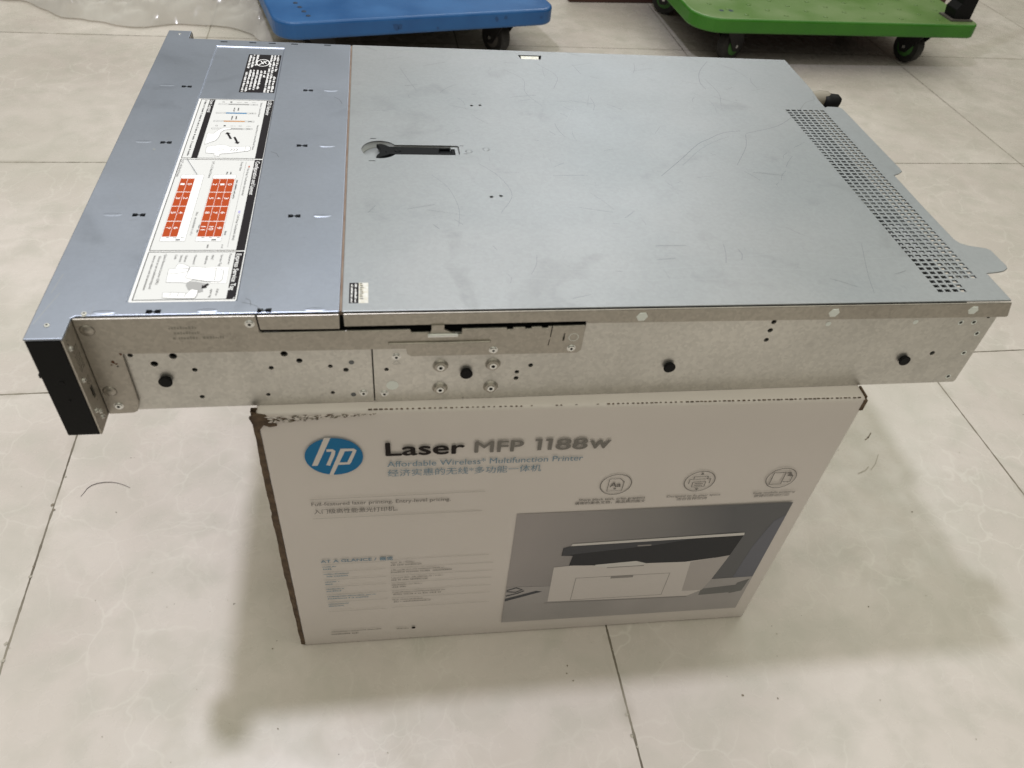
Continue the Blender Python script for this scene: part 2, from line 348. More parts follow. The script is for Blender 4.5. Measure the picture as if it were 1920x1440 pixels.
# ------------------------------------------------------------------ floor
T = 0.58844
def floor_material():
    m = bpy.data.materials.new('glazed_stone_tile'); m.use_nodes = True; n = m.node_tree; L = n.links
    b = n.nodes['Principled BSDF']; t = n.nodes.new('ShaderNodeTexCoord'); P = t.outputs['Object']
    def N(tp, **k):
        q = n.nodes.new(tp)
        for a, v in k.items(): setattr(q, a, v)
        return q
    def noise(scale, detail=5, dist=0, vec=None):
        q = N('ShaderNodeTexNoise'); q.inputs['Scale'].default_value = scale; q.inputs['Detail'].default_value = detail; q.inputs['Distortion'].default_value = dist
        L.new(vec or P, q.inputs['Vector']); return q
    def rng(s, a, bb, c=0.0, d=1.0):
        q = N('ShaderNodeMapRange'); q.inputs[1].default_value = a; q.inputs[2].default_value = bb; q.inputs[3].default_value = c; q.inputs[4].default_value = d
        L.new(s, q.inputs[0]); return q.outputs[0]
    def mth(op, a, bb):
        q = N('ShaderNodeMath', operation=op)
        for i, v in enumerate((a, bb)):
            if hasattr(v, 'links'): L.new(v, q.inputs[i])
            else: q.inputs[i].default_value = v
        return q.outputs[0]
    def mixc(f, a, bb):
        q = N('ShaderNodeMix', data_type='RGBA')
        if hasattr(f, 'links'): L.new(f, q.inputs[0])
        else: q.inputs[0].default_value = f
        for i, v in ((6, a), (7, bb)):
            if hasattr(v, 'links'): L.new(v, q.inputs[i])
            else: q.inputs[i].default_value = (*v, 1)
        return q.outputs[2]
    sp = N('ShaderNodeSeparateXYZ'); L.new(P, sp.inputs[0])
    def cell(s):
        d = mth('DIVIDE', s, T); fl = mth('FLOOR', d, 0); fr = mth('SUBTRACT', d, fl)
        e_ = mth('MINIMUM', fr, mth('SUBTRACT', 1.0, fr)); return fl, mth('MULTIPLY', e_, T)
    fx, ex = cell(sp.outputs[0]); fy, ey = cell(sp.outputs[1])
    edge = mth('MINIMUM', ex, ey)
    # wobble of the joint's width so it is not a ruled line
    wob = rng(noise(60, 3).outputs['Fac'], 0.3, 0.7, 0.0006, 0.0016)
    grout = mth('LESS_THAN', edge, wob)
    soft = rng(edge, 0.0, 0.010, 1.0, 0.0)
    cid = N('ShaderNodeCombineXYZ'); L.new(fx, cid.inputs[0]); L.new(fy, cid.inputs[1])
    wn = N('ShaderNodeTexWhiteNoise', noise_dimensions='3D'); L.new(cid.outputs[0], wn.inputs['Vector'])
    # every tile gets its own piece of the stone pattern
    off = N('ShaderNodeVectorMath', operation='MULTIPLY_ADD'); L.new(wn.outputs['Color'], off.inputs[0]); off.inputs[1].default_value = (9, 9, 9); L.new(P, off.inputs[2])
    dn = noise(9, 4, 0, off.outputs[0])
    dv = N('ShaderNodeVectorMath', operation='MULTIPLY_ADD'); L.new(dn.outputs['Color'], dv.inputs[0]); dv.inputs[1].default_value = (0.16, 0.16, 0.0); L.new(off.outputs[0], dv.inputs[2])
    def veins(scale, wd):
        v = N('ShaderNodeTexVoronoi', feature='DISTANCE_TO_EDGE', voronoi_dimensions='2D'); v.inputs['Scale'].default_value = scale; L.new(dv.outputs[0], v.inputs['Vector'])
        return rng(v.outputs['Distance'], 0.0, wd, 1, 0)
    vn = mth('MULTIPLY', veins(19, 0.045), rng(noise(5, 5, 0, off.outputs[0]).outputs['Fac'], 0.42, 0.62))
    vn2 = mth('MULTIPLY', veins(34, 0.07), rng(noise(8, 5, 0.5, off.outputs[0]).outputs['Fac'], 0.50, 0.75))
    base = mixc(rng(noise(4.5, 6, 0.6, off.outputs[0]).outputs['Fac'], 0.3, 0.7), (0.515, 0.465, 0.43), (0.63, 0.58, 0.545))
    base = mixc(rng(noise(22, 6, 0.3, off.outputs[0]).outputs['Fac'], 0.42, 0.70, 0, 0.55), base, (0.44, 0.425, 0.375))
    base = mixc(mth('MULTIPLY', vn, 0.34), base, (0.74, 0.71, 0.66))
    base = mixc(mth('MULTIPLY', vn2, 0.34), base, (0.70, 0.67, 0.62))
    base = mixc(rng(noise(3, 4).outputs['Fac'], 0.45, 0.7, 0, 0.45), base, (0.48, 0.46, 0.40))
    # specks and grime collected beside the joints
    base = mixc(rng(noise(130, 2).outputs['Fac'], 0.765, 0.80, 0, 0.8), base, (0.13, 0.11, 0.09))
    gr = mth('MULTIPLY', soft, rng(noise(14, 5).outputs['Fac'], 0.5, 0.75, 0, 0.55))
    base = mixc(gr, base, (0.20, 0.17, 0.12))
    base = mixc(rng(wn.outputs['Value'], 0, 1, 0, 0.10), base, (0.42, 0.40, 0.36))
    gcol = mixc(rng(noise(7, 3).outputs['Fac'], 0.35, 0.65), (0.075, 0.06, 0.045), (0.26, 0.235, 0.19))
    base = mixc(grout, base, gcol)
    L.new(base, b.inputs['Base Color'])
    b.inputs['Specular IOR Level'].default_value = 0.45
    ro = rng(noise(30, 5).outputs['Fac'], 0.3, 0.7, 0.19, 0.34)
    L.new(mth('MAXIMUM', ro, mth('MULTIPLY', grout, 0.9)), b.inputs['Roughness'])
    bp = N('ShaderNodeBump'); bp.inputs['Strength'].default_value = 0.5; bp.inputs['Distance'].default_value = 0.0008
    hh = mth('SUBTRACT', mth('MULTIPLY', noise(6, 2).outputs['Fac'], 0.6), mth('MULTIPLY', grout, 1.0))
    L.new(hh, bp.inputs['Height']); L.new(bp.outputs[0], b.inputs['Normal'])
    return m
M['floor'] = floor_material()
M['grime'] = mat('floor_grime', (0.20, 0.17, 0.13), 0.8)
M['grime_l'] = mat('faint_floor_scuff', (0.37, 0.34, 0.285), 0.6)
fl = Print(lambda u, v, l: Vector((u, v, l)), 0.0002)
fl.rect(-7, -6, 7, 8, M['floor'], 0)
def blob(P_, cx, cy, r, m, l=1, n=9, rnd=random):
    P_.poly([(cx+r*rnd.uniform(.5, 1.2)*math.cos(2*math.pi*i/n), cy+r*rnd.uniform(.5, 1.2)*math.sin(2*math.pi*i/n)) for i in range(n)], m, l)
for cx, cy, r in ((.4245,-.1575,.0022),(.4207,-.2816,.0022),(.120,-.480,.0022),(.155,-.487,.0016),(-.05,-.43,.0015),(-.052,-.438,.0012),(-.047,-.446,.0013),(-.34,-.38,.0014),(-.62,-.35,.0018),(.30,-.40,.0013),(-.33,-.46,.0012)):
    blob(fl, cx, cy, r*.72, M['grime'])
for _ in range(60):
    blob(fl, random.uniform(-.9, .8), random.uniform(-.6, -.1), random.uniform(.0004, .0009), M['grime_l'], 2)
fl.path([(.418,-.162),(.425,-.158),(.433,-.150)], .0015, M['grime'], 1)
fl.path([(.400,-.213),(.412,-.203),(.424,-.188)], .0010, M['grime_l'], 1)
fl.path([(.380,-.217),(.392,-.213),(.400,-.207)], .0012, M['grime_l'], 2)
rg = random.Random(21)
for (ax, ay, bx, by, n_) in ((0,-.62,0,-.39,9),(-.5884,-.40,-.5884,-.12,8),(-.5884,-.62,-.5884,-.4,4),(.5884,-.1,.5884,.5,5)):
    for _ in range(n_):
        t_ = rg.random(); blob(fl, ax+(bx-ax)*t_+rg.uniform(-.003,.003), ay+(by-ay)*t_, rg.uniform(.0008,.0022), M['grime_l'] if rg.random() < .6 else M['grime'], 3)
for _ in range(0):
    x, y = rg.uniform(-.9,.9), rg.uniform(-.6,.6); a = rg.uniform(0,3.1); L_ = rg.uniform(.01,.035)
    fl.path([(x,y),(x+L_*math.cos(a),y+L_*math.sin(a)),(x+1.8*L_*math.cos(a+.3),y+1.8*L_*math.sin(a+.3))], rg.uniform(.0004,.0009), M['grime_l'], 4+_*.02)
floor = fl.done('floor', None); tag(floor, 'pale stone-look tiled floor with thin dark joints', None, None, 'structure')

hs = bmesh.new()
add_tube(hs, [(-.563,-.172,.0006),(-.5605,-.1665,.0006),(-.5585,-.1610,.0007),(-.5545,-.1568,.0008),(-.5490,-.1545,.0009),(-.5420,-.1535,.0010),(-.5340,-.1540,.0009),(-.5265,-.1560,.0008),(-.5190,-.1595,.0007),(-.5120,-.1640,.0006)], [.0002,.0003,.00036,.0004,.0004,.0004,.00036,.0003,.00026,.0002], 6)
tag(link('hair_strand', hs, mat('dark_hair', (.20, .17, .18), .5)), 'thin dark curved strand lying on the tile below the black server ear', 'hair strand')

# ------------------------------------------------------------------ printer box
BR = empty('cardboard_box', (-0.30953379, -0.38051581, 0), R(-2.102589))
tag(BR, 'white printed laser printer carton standing on the tiles under the server', 'box')
BW, BH, BD = 461.8, 337.0, 388.0
bm = bmesh.new(); add_box(bm, 0, BW, 0, BD, 0, BH); scale_bm(bm)
# gentle sag and bulge of the board
bmesh.ops.subdivide_edges(bm, edges=bm.edges[:], cuts=14, use_grid_fill=True)
for v in bm.verts:
    if v.co.y < 1e-6 and 0.01 < v.co.x < .45 and 0.01 < v.co.z < .32:
        v.co.y -= 0.0009*math.sin(math.pi*v.co.x/.462)*math.sin(math.pi*v.co.z/.337)
body = link('carton', bm, M['box'], BR); cut(body, None, 0.0035, 3, 50)
for p in body.data.polygons: p.use_smooth = True
FY = -1.35
pr = Print(lambda u, v, l: Vector((u, FY - l, v)) * 0.001, 0.06)
B = M
# logo
n = 64; el = [(50.9+21.3*math.cos(2*math.pi*i/n), 289.9+21.0*math.sin(2*math.pi*i/n)) for i in range(n)]
pr.poly(el, M['hp_blue'], 1)
W_ = M['box']
pr.poly([(45.3,311.2),(49.9,311.2),(38.1,280.3),(33.9,280.3)], W_, 2)
pr.path([(46.0,297.4),(50.0,297.4),(51.0,296.2),(50.2,292.4),(45.8,280.3)], 2.9, W_, 3)
pr.poly([(56.3,298.9),(60.4,298.9),(48.7,268.4),(45.6,268.4)], W_, 2)
pr.path([(58.0,297.4),(65.4,297.4),(66.4,296.2),(62.0,284.2),(61.0,282.0),(53.6,282.0)], 2.9, W_, 3)
# headline
pr.text('Laser', (89.4, 289.3), 58.6, 15.2, M['b_ink'], bold=.035)
pr.text('MFP', (156.3, 289.7), 37.0, 13.2, M['b_grey'], bold=.03)
for x_ in (202.2, 210.4): pr.poly([(x_,300.6),(x_,303.0),(x_+5.6,303.0),(x_+5.6,290.0),(x_+2.5,290.0),(x_+2.5,300.6)], M['b_grey'], 3)
pr.text('88', (219.2, 290.0), 24.6, 13.2, M['b_grey'], bold=.03)
pr.text('w', (245.8, 290.2), 16.2, 14.6, M['b_grey'], bold=.03)
pr.text('Affordable Wireless* Multifunction Printer', (89.8, 276.0), 153.0, 6.8, M['b_blue'], bold=.002)
pr.text('经济实惠的无线*多功能一体机', (89.9, 265.0), 120.5, 6.6, M['b_blue'])
pr.line((28.5, 239), (167, 241), .45, M['b_line']); pr.line((28.5, 213.6), (166, 215.0), .45, M['b_line'])
pr.text('Full-featured laser printing. Entry-level pricing.', (29.0, 230.6), 110.4, 4.6, M['b_text'], bold=.008)
pr.text('入门级高性能激光打印机。', (30.0, 220.4), 66.5, 4.9, M['b_text'], bold=.006)
# icons
for cx in (276, 348.6, 421.4): pr.ring(cx, 243, 13.2, 13.2, .75, M['b_text'])
pr.path([(269.6,234.6),(282.4,234.6),(282.4,246.5),(278.6,250.6),(269.6,250.6)], .7, M['b_text'], 2, True)
pr.text('Aa', (271.2, 240.0), 9.2, 6, M['b_text'], bold=.03); pr.rect(275,236.8,277,238.4,M['b_text'],3)
pr.path([(339.5,240),(339.5,246),(357.7,246),(357.7,240)], .8, M['b_text']); pr.path([(342.6,246),(342.6,249.6),(354.6,249.6),(354.6,246)], .8, M['b_text'], 3)
pr.frame(343, 235.6, 354.2, 242.2, .8, M['b_text']); pr.rect(345,237.3,352.2,238.1,M['b_text'],3); pr.rect(345,239.6,352.2,240.4,M['b_text'],3)
pr.poly([(346.9,252),(350.3,252),(348.6,254.6)], M['b_text'], 3); pr.poly([(346.9,233.4),(350.3,233.4),(348.6,230.8)], M['b_text'], 3)
pr.path([(413,235),(423.5,235),(423.5,250.5),(413,250.5)], 1.1, M['b_text'], 2, True)
pr.path([(424.5,238),(431,238),(431,246),(427,250),(424.5,250)], .9, M['b_text'], 3); pr.poly([(426,246),(431.5,245),(427.5,251.5)], M['b_text'], 4)
pr.text('Sharp black text, crisp graphics', (247.4, 222.6), 57.6, 2.9, M['b_text'], bold=.012)
pr.text('清晰的黑色文档，高品质的图文', (244.6, 217.6), 61.5, 3.1, M['b_text'], bold=.012)
pr.text('Designed to fit your space', (324.4, 222.4), 48.0, 2.8, M['b_text'], bold=.006)
pr.text('适合各种空间', (334, 217.8), 27.0, 3.0, M['b_text'], bold=.01)
pr.text('Easy mobile printing', (402.6, 222.3), 38.6, 2.8, M['b_text'], bold=.006)
pr.text('便捷的移动打印', (404.2, 217.6), 32.5, 3.0, M['b_text'], bold=.01)
# at a glance table
pr.text('AT A GLANCE / ', (29.2, 149.0), 47.6, 4.3, M['b_blue'], bold=.03)
pr.text('概览', (79.7, 148.6), 11.4, 4.2, M['b_blue'], bold=.04)
rnd = random.Random(3)
rows = [146.2, 134.4, 121.6, 109.6, 96.6, 83.4, 66.0]
for i, z in enumerate(rows):
    pr.line((29, z), (84.5, z+.3), .35, M['b_line'])
    if i: pr.line((88.5, z+1.2), (181, z+1.6), .35, M['b_line'])
    else: pr.line((92, 148.6), (176, 149.2), .35, M['b_line'])
wl = [(19, 12), (35, 33), (20, 10), (26, 21), (72, 60), (30, 22)]
wr = [(32, 42), (73, 84), (73, 52), (43, 20), (76, 70), (44, 55)]
for i in range(6):
    z = rows[i] - 3.2; k = 46/72
    pr.micro((30, z-1.0), wl[i][0]*.62, 1.3, M['b_microb'], rnd=rnd); pr.micro((30.2, z-5.0), wl[i][1]*.62, 1.9, M['b_microb'], rnd=rnd)
    pr.micro((89, z+.3), wr[i][0]*.9*.72, 1.3, M['b_micro'], rnd=rnd); pr.micro((89, z-4.0), wr[i][1]*.9*.72, 1.9, M['b_micro'], rnd=rnd)
pr.micro((29, 27), 48, 1.5, M['b_micro'], rnd=rnd); pr.micro((28.6, 21.5), 26, 2.3, M['b_micro'], rnd=rnd)
pr.micro((92, 25.0), 12.5, 1.7, M['b_micro'], rnd=rnd); pr.poly(circ(108.4, 25.8, 2.0, 10), M['b_ink'], 3)
# printed photograph of a printer
pr.rect(196.4, 25.2, 445, 207.6, M['p_bg'], 1)
pr.poly([(424,86),(445,86),(445,190),(436,180),(428,140)], M['p_bg3'], 3)
pr.poly([(196.4,91.5),(260,88),(300,84),(445,86.0),(445,25.2),(196.4,25.2)], M['p_table'], 4)
pr.poly([(239.5,61),(238.4,122),(254,123.5),(400,124),(409,127),(402,86),(397,66),(384,56.2),(300,58.6)], M['p_body'], 5)
pr.poly([(372,119),(409,127),(402,86),(397,66),(376,66)], M['p_body2'], 6)
pr.poly([(396,68),(432,72),(432,58),(396,56)], M['p_bg2'], 5); pr.poly([(428,56),(441,60),(443,82),(432,76)], M['p_bg2'], 6)
pr.poly([(252.5,124),(254,140),(243.2,141),(243.4,153),(252,156.5),(413.2,160.5),(409,127.5),(396,124.5),(366,119.8),(330,121),(290,121)], M['p_dark'], 7)
pr.poly([(243.6,141),(243.6,153.4),(252,156.5),(330,159),(370,159.4),(330,151),(262,143.5)], M['p_dark2'], 8)
pr.poly([(250,156.2),(251,159.5),(412.6,164.2),(413.4,160.0)], M['p_tray'], 9)
pr.poly([(277,119.8),(278,123.2),(317,126.0),(329,120.5),(322,117.6),(290,117.8)], M['p_tray'], 9)
pr.line((290,117.2),(326,117.6), 1.3, M['p_line'], 10)
pr.frame(262.4, 61.6, 355.5, 101.3, .7, M['p_line'], 7)
pr.rect(296.8, 97.4, 319.0, 101.0, M['p_line'], 8); pr.rect(313, 150.5, 326, 152.5, M['p_line'], 9)
pr.line((236,58.5),(384,54.6), 1.0, M['p_line'], 7)
pr.poly([(196.6,66),(232,80.5),(226,82.5),(196.6,71)], M['p_dark2'], 6)
pr.path([(197,86),(206,90),(212,86),(206,82),(197,84)], 1.6, M['p_dark2'], 7); pr.path([(197,76),(208,80),(214,84)], 1.5, M['p_dark2'], 8)
pr.done('printed_artwork', BR)
# worn corrugated edge, perforation and torn corner
bm = bmesh.new(); rn = random.Random(5); lo = []; hi = []
N_ = 60
for i in range(N_+1):
    z = 2 + (BH-1)*i/N_; xl = -3.2 - .5*rn.random() + .45*math.sin(z/23) - (.9 if 120 < z < 215 else 0)
    if z < 18: xl = -2.6
    lo.append((xl, z)); hi.append((0.9 + .6*rn.random(), z))
for i in range(N_):
    for (a, b_, y0, y1, fl_) in (((lo[i], lo[i+1]), (hi[i], hi[i+1]), 1.2, .3, 0), ((lo[i], lo[i+1]), (hi[i], hi[i+1]), 5.0, 5.0, 1)):
        vv = [bm.verts.new((a[0][0], y0, a[0][1])), bm.verts.new((b_[0][0], y1, b_[0][1])), bm.verts.new((b_[1][0], y1, b_[1][1])), bm.verts.new((a[1][0], y0, a[1][1]))]
        bm.faces.new(vv if not fl_ else vv[::-1])
    vv = [bm.verts.new((lo[i][0], 1.2, lo[i][1])), bm.verts.new((lo[i+1][0], 1.2, lo[i+1][1])), bm.verts.new((lo[i+1][0], 5.0, lo[i+1][1])), bm.verts.new((lo[i][0], 5.0, lo[i][1]))]
    bm.faces.new(vv)
bmesh.ops.remove_doubles(bm, verts=bm.verts[:], dist=.01); scale_bm(bm)
tag(link('worn_edge', bm, M['card'], BR), 'brown corrugated edge showing along the left side')
bm = bmesh.new()
add_prism(bm, [(-4,334),(1,337.2),(7,335.5),(11,331),(14,325.5),(9,324.4),(5,326.5),(2,322),(-2,326)], 'y', -1.5, .5, 1)
for i in range(210):
    t_ = rn.random()**1.1; x = 9 + 74*t_; zc = 335.6 - rn.random()*(7.0*(1-t_)+.5); s_ = rn.uniform(.5, 1.9)*(1.15-t_*.6)
    a = rn.uniform(-.5, .9); dx, dz = math.cos(a)*s_*1.6, math.sin(a)*s_*.7; y = FY*0-(.7+rn.random()*1.2)
    vv = [bm.verts.new(q) for q in ((x-dx, y, zc-dz), (x+s_*.2, y-.6, zc-s_*.35), (x+dx, y, zc+dz), (x, y-.2, zc+s_*.35))]
    f = bm.faces.new(vv); f.material_index = (0 if rn.random() < .45 else 2) if rn.random() < .8 else 1
scale_bm(bm); link('torn_corner', bm, [M['torn'], M['card'], M['box']], BR)
bm = bmesh.new(); x = 78.0
while x < BW-6:
    s_ = max(.25, 1.0 - (x-78)/110) if x < 190 else (.22 if x < 250 else .45 + .35*min(1, (x-250)/120))
    if not (190 < x < 250 and rn.random() < .6):
        ln = rn.uniform(1.2, 2.4)*(.6+s_*.7); hh = .5+s_*.9
        add_box(bm, x, x+ln, 1.1+rn.uniform(-.2, .2), 1.1+hh*.7+rn.uniform(0, .2), BH-.3, BH+.08)
    x += rn.uniform(3.2, 4.4)
scale_bm(bm); link('perforation', bm, M['card'], BR)
bm = bmesh.new(); add_box(bm, BW-2.6, BW+.5, -.2, 4.2, BH-13, BH-2); add_box(bm, BW-1.2, BW+.3, 2, 14, BH-3, BH+.3); scale_bm(bm)
link('worn_corner', bm, M['card'], BR)

# ------------------------------------------------------------------ server
SR = empty('rack_server', (-0.42700397, -0.36776808, 0.42103494-0.084), R(-1.17301262))
tag(SR, 'silver two-unit rack server with stickered steel cover lying across the printer carton', 'server')
DZ = 84.0
def sobj(name, bm, mats, parent=SR, smooth=False):
    scale_bm(bm, DZ); return link(name, bm, mats, parent, smooth)
def scut(bm):
    scale_bm(bm, DZ); return bm

# front cover -------------------------------------------------------
bm = bmesh.new()
add_prism(bm, [(0,-24),(21.7,-24),(21.7,-5),(24,-3),(181.3,-3),(181.3,433.5),(24,436.5),(21,437),(21,456),(-1,456),(-1,430)], 'z', -1.6, 0)
fc = sobj('front_cover', bm, [M['front_metal'], M['dark']])
cb = bmesh.new()
# tapered recess for the service label
a0 = [(49.6,8.8),(117.6,8.8),(116.6,420.6),(49.6,420.6)]; a1 = [(51.0,10.2),(116.2,10.2),(115.2,418.6),(51.0,418.6)]
v0 = [cb.verts.new((x,y,.3)) for x,y in a0]; v1 = [cb.verts.new((x,y,-.8)) for x,y in a1]
cb.faces.new(v0); cb.faces.new(v1[::-1])
for i in range(4): cb.faces.new((v0[i], v1[i], v1[(i+1) % 4], v0[(i+1) % 4]))
bow = [(68.2,-.1),(134.8,-.6),(38.1,110),(146.0,108.9),(37.6,218),(145.2,216),(36.9,324),(144.4,322.2)]
for cx, cy in bow:
    add_prism(cb, [(cx-4.4,cy-2.1),(cx-1.2,cy-1.9),(cx-.5,cy-.6),(cx+.5,cy-.6),(cx+1.2,cy-1.9),(cx+4.4,cy-2.1),(cx+4.4,cy+2.1),(cx+1.2,cy+1.9),(cx+.5,cy+.6),(cx-.5,cy+.6),(cx-1.2,cy+1.9),(cx-4.4,cy+2.1)], 'z', -3, 1)
for cx in (56, 84, 103, 125, 158): add_box(cb, cx-3.4, cx+3.4, 429.2, 431.6, -3, 1)
cut(fc, scut(cb), 0.0006, 2, 50)
# pressed oval locators, part of the cover's relief
bm = bmesh.new()
for cx, cy, h in ((100.3,0,1),(166.3,-.6,1),(39.5,0,.8),(166,109.2,1),(165.5,216,1),(164.7,323,1),(20,219,.5),(19.5,326,.5),(20.4,110.5,.4)):
    for k, (rx, ry, z0) in enumerate(((6.6,2.0,.02),(5.2,1.2,.30),(4.6,.75,.32))):
        pass
    pr_ = [(6.8*1.0, 2.1, .0), (5.6, 1.25, .35*h), (4.4, .8, .36*h)]
    rings = [[bm.verts.new((cx+rx*math.cos(2*math.pi*i/20), cy+ry*math.sin(2*math.pi*i/20), z)) for i in range(20)] for rx, ry, z in pr_]
    for k in range(2):
        for i in range(20): bm.faces.new((rings[k][i], rings[k][(i+1) % 20], rings[k+1][(i+1) % 20], rings[k+1][i])).material_index = 0
    bm.faces.new(rings[2])
absorb(fc, sobj('pressed_locators', bm, [M['front_metal']], fc, True))
bm = bmesh.new()   # light bridges seen in the hinge slots
for cx, cy in bow: add_box(bm, cx-4.0, cx+4.0, cy-1.0, cy-.5, -2.9, -2.4)
absorb(fc, sobj('hinge_pin', bm, M['side_metal'], fc))
# side flange of the front cover
bm = bmesh.new(); add_prism(bm, [(130.2,-1.2),(181.3,-1.2),(180.9,-13.2),(131,-12.7)], 'y', -5.0, -3.7)
cut(sobj('side_flange', bm, M['bracket_metal'], fc), None, 0.0006)
# scratches on the front cover
sc = Print(lambda u, v, l: Vector((u, v, l + DZ)) * 0.001, 0.03)
def curve(pts, n=10):
    out = []
    P_ = [Vector(p) for p in pts]; P_ = [P_[0]*2-P_[1]] + P_ + [P_[-1]*2-P_[-2]]
    for i in range(1, len(P_)-2):
        for k in range(n):
            t_ = k/n; a, b_, c, d = P_[i-1], P_[i], P_[i+1], P_[i+2]
            out.append(tuple(.5*((2*b_)+(c-a)*t_+(2*a-5*b_+4*c-d)*t_*t_+(3*b_-a-3*c+d)*t_**3)))
    out.append(tuple(P_[-2])); return out
rs = random.Random(11)
for (a, b_) in (((168,310),(176,296)),((120,8),(134,-1)),((122,12),(126,4)),((121,205),(128,196))): sc.path(curve([a, ((a[0]+b_[0])/2+1,(a[1]+b_[1])/2+1.5), b_]), .35, M['scratch'], 1)
for (a, b_) in (((2,-10),(9,20)),((4,20),(6,40)),((58,192),(69,168))): sc.path(curve([a, b_]), .5, M['scratch_l'], 4 if a[0] == 58 else 1)
for _ in range(14):
    x, y = rs.uniform(5, 178), rs.uniform(0, 430)
    if 46 < x < 120: continue
    sc.path(curve([(x,y),(x+rs.uniform(-5,5),y+rs.uniform(-12,12))]), .22, M['scratch_l'], 2)
sc.poly([(29.5,208),(31.5,207.6),(31.8,205),(30,204.6)], M['scratch_l'], 2)
absorb(fc, sc.done('scratches', fc))

# seam strip
bm = bmesh.new(); add_box(bm, 180.8, 183.4, -1.5, 433, -4, -.9); sobj('seam_strip', bm, M['copper'])

# rear cover (lid) --------------------------------------------------
lidpts = [(182.9,-3),(664.6,-3),(664.8,30),(676,31.4),(682,33),(686.5,36),(687.8,40),(687.2,60),(685,63),(671,67),(666,70.5),(664,76),(663.5,123),(664,177),(671,180.5),(675.5,184),(676.2,190),(675.8,310),(673.5,314),(661,314.5),(657.5,312.5),(657.8,330),(661,356),(662,432.5),(182.9,433.5)]
bm = bmesh.new(); add_prism(bm, lidpts, 'z', -1.3, 0)
lid = sobj('lid', bm, M['lid_metal'])
cb = bmesh.new()
px, py = 6.2, 5.45
for r_ in range(52):
    y = 303.6 - r_*py
    for c in range(7): add_box(cb, 613.4+c*px-2.15, 613.4+c*px+2.15, y-1.65, y+1.65, -3, 1)
for r_ in range(3):
    y = 303.6 - (52+r_)*py
    for c in range(4): add_box(cb, 613.4+c*px-2.15, 613.4+c*px+2.15, y-1.65, y+1.65, -3, 1)
# latch opening
ang = math.asin(8.3/15.2)
out = [(209+15.2*math.cos(a), 211.4+15.2*math.sin(a)) for a in [ang + (2*math.pi-2*ang)*i/30 for i in range(31)]]
out = out + [(274.6,203.1),(276,204.6),(276,218.2),(274.6,219.7)]
add_prism(cb, out, 'z', -3, 1)
for cx, cy in ((294.5,298),(302.5,299.2),(295.2,136.8),(302.9,138.2)): add_prism(cb, circ(cx, cy, 1.5, 12), 'z', -3, 1)
for cx, cy in ((203.5,230.5),(202.5,192.0)): add_box(cb, cx-2.6, cx+2.6, cy-.5, cy+.5, -3, 1)
add_prism(cb, [(357,411),(378,411),(380.5,421.5),(355,421.5)], 'z', -3, 1)
cut(lid, scut(cb), 0.0005, 2, 60)
bm = bmesh.new(); add_prism(bm, [(183.6,-1.0),(664.4,-1.0),(668.5,-13.6),(667.5,-14.8),(346,-12.6),(346,-11.0),(183.8,-11.4)], 'y', -4.9, -3.6)
cut(sobj('side_flange', bm, M['bracket_metal'], lid), None, 0.0007)
bm = bmesh.new()   # tongue in the far slot, catches the light
vv = [bm.verts.new(q) for q in ((358.5,412.5,-3.2),(376.5,412.5,-3.2),(377.5,421,-.8),(358,421,-.8))]; bm.faces.new(vv)
sobj('pry_tab', bm, M['screw'], lid)
# small pressed marks on the lid
bm = bmesh.new()
for cx, cy, r_ in ((284,210.2,3.0),(299.2,214,3.0)):
    add_lathe(bm, [(r_,0),(r_*.75,.12),(r_*.3,.05)], Matrix.Translation((cx,cy,0)), 18)
for cx, cy in ((276.9,219.6),(279.2,205.6)): add_box(bm, cx, cx+3, cy-.5, cy+.5, 0, .2)
absorb(lid, sobj('pressed_marks', bm, [M['lid_metal']], lid, True))
sc = Print(lambda u, v, l: Vector((u, v, l + DZ)) * 0.001, 0.03)
for pts, wd, m in (
    ([(444.6,171.6),(470,200),(495,229),(509.9,240.4),(523,250),(535,255),(546,257)], .55, 'scratch'),
    ([(469,190),(495,220),(515,236),(530,245)], .25, 'scratch'),
    ([(550,252),(590,270),(622,300),(640,322),(653,330),(655,338)], .5, 'scratch'),
    ([(520,192),(540,225),(549,250)], .4, 'scratch'),
    ([(566,421),(548,392),(540,365),(541,348)], .5, 'scratch'), ([(548,372),(552,340),(545,310)], .35, 'scratch'),
    ([(300,113),(312,140),(305,168),(290,190)], .3, 'scratch'), ([(330,133),(345,126),(362,122)], .4, 'scratch_l'),
    ([(395,95),(415,80),(432,60)], .3, 'scratch_l'), ([(340,40),(395,38),(450,42),(520,36)], .45, 'scratch_l'),
    ([(455,52),(520,58),(575,50),(600,52)], .5, 'scratch_l'), ([(300,30),(380,26),(470,27)], .35, 'scratch_l'),
    ([(560,8),(566,30),(580,70)], .3, 'scratch'), ([(230,380),(238,350),(244,330)], .3, 'scratch'),
    ([(250,170),(262,150),(268,120),(266,95)], .25, 'scratch'), ([(575,415),(590,400),(598,380)], .35, 'scratch'),
    ([(335,383),(352,360),(350,330),(362,300)], .3, 'scratch'), ([(372,400),(388,370),(380,340)], .35, 'scratch'), ([(410,400),(415,376)], .4, 'scratch')):
    sc.path(curve(pts), wd*.7, M[m], 1)
for _ in range(130):
    x, y = rs.uniform(195, 600), rs.uniform(5, 425); L_ = rs.uniform(4, 30); a = rs.uniform(0, math.pi)
    if 185 < x < 280 and 185 < y < 235: continue
    sc.path(curve([(x,y),(x+L_*.5*math.cos(a)+rs.uniform(-2,2),y+L_*.5*math.sin(a)),(x+L_*math.cos(a),y+L_*math.sin(a))], 5), rs.uniform(.14,.28), M[rs.choice(('scratch','scratch_l','scratch'))], 2+_*.02)
absorb(lid, sc.done('scratches', lid))
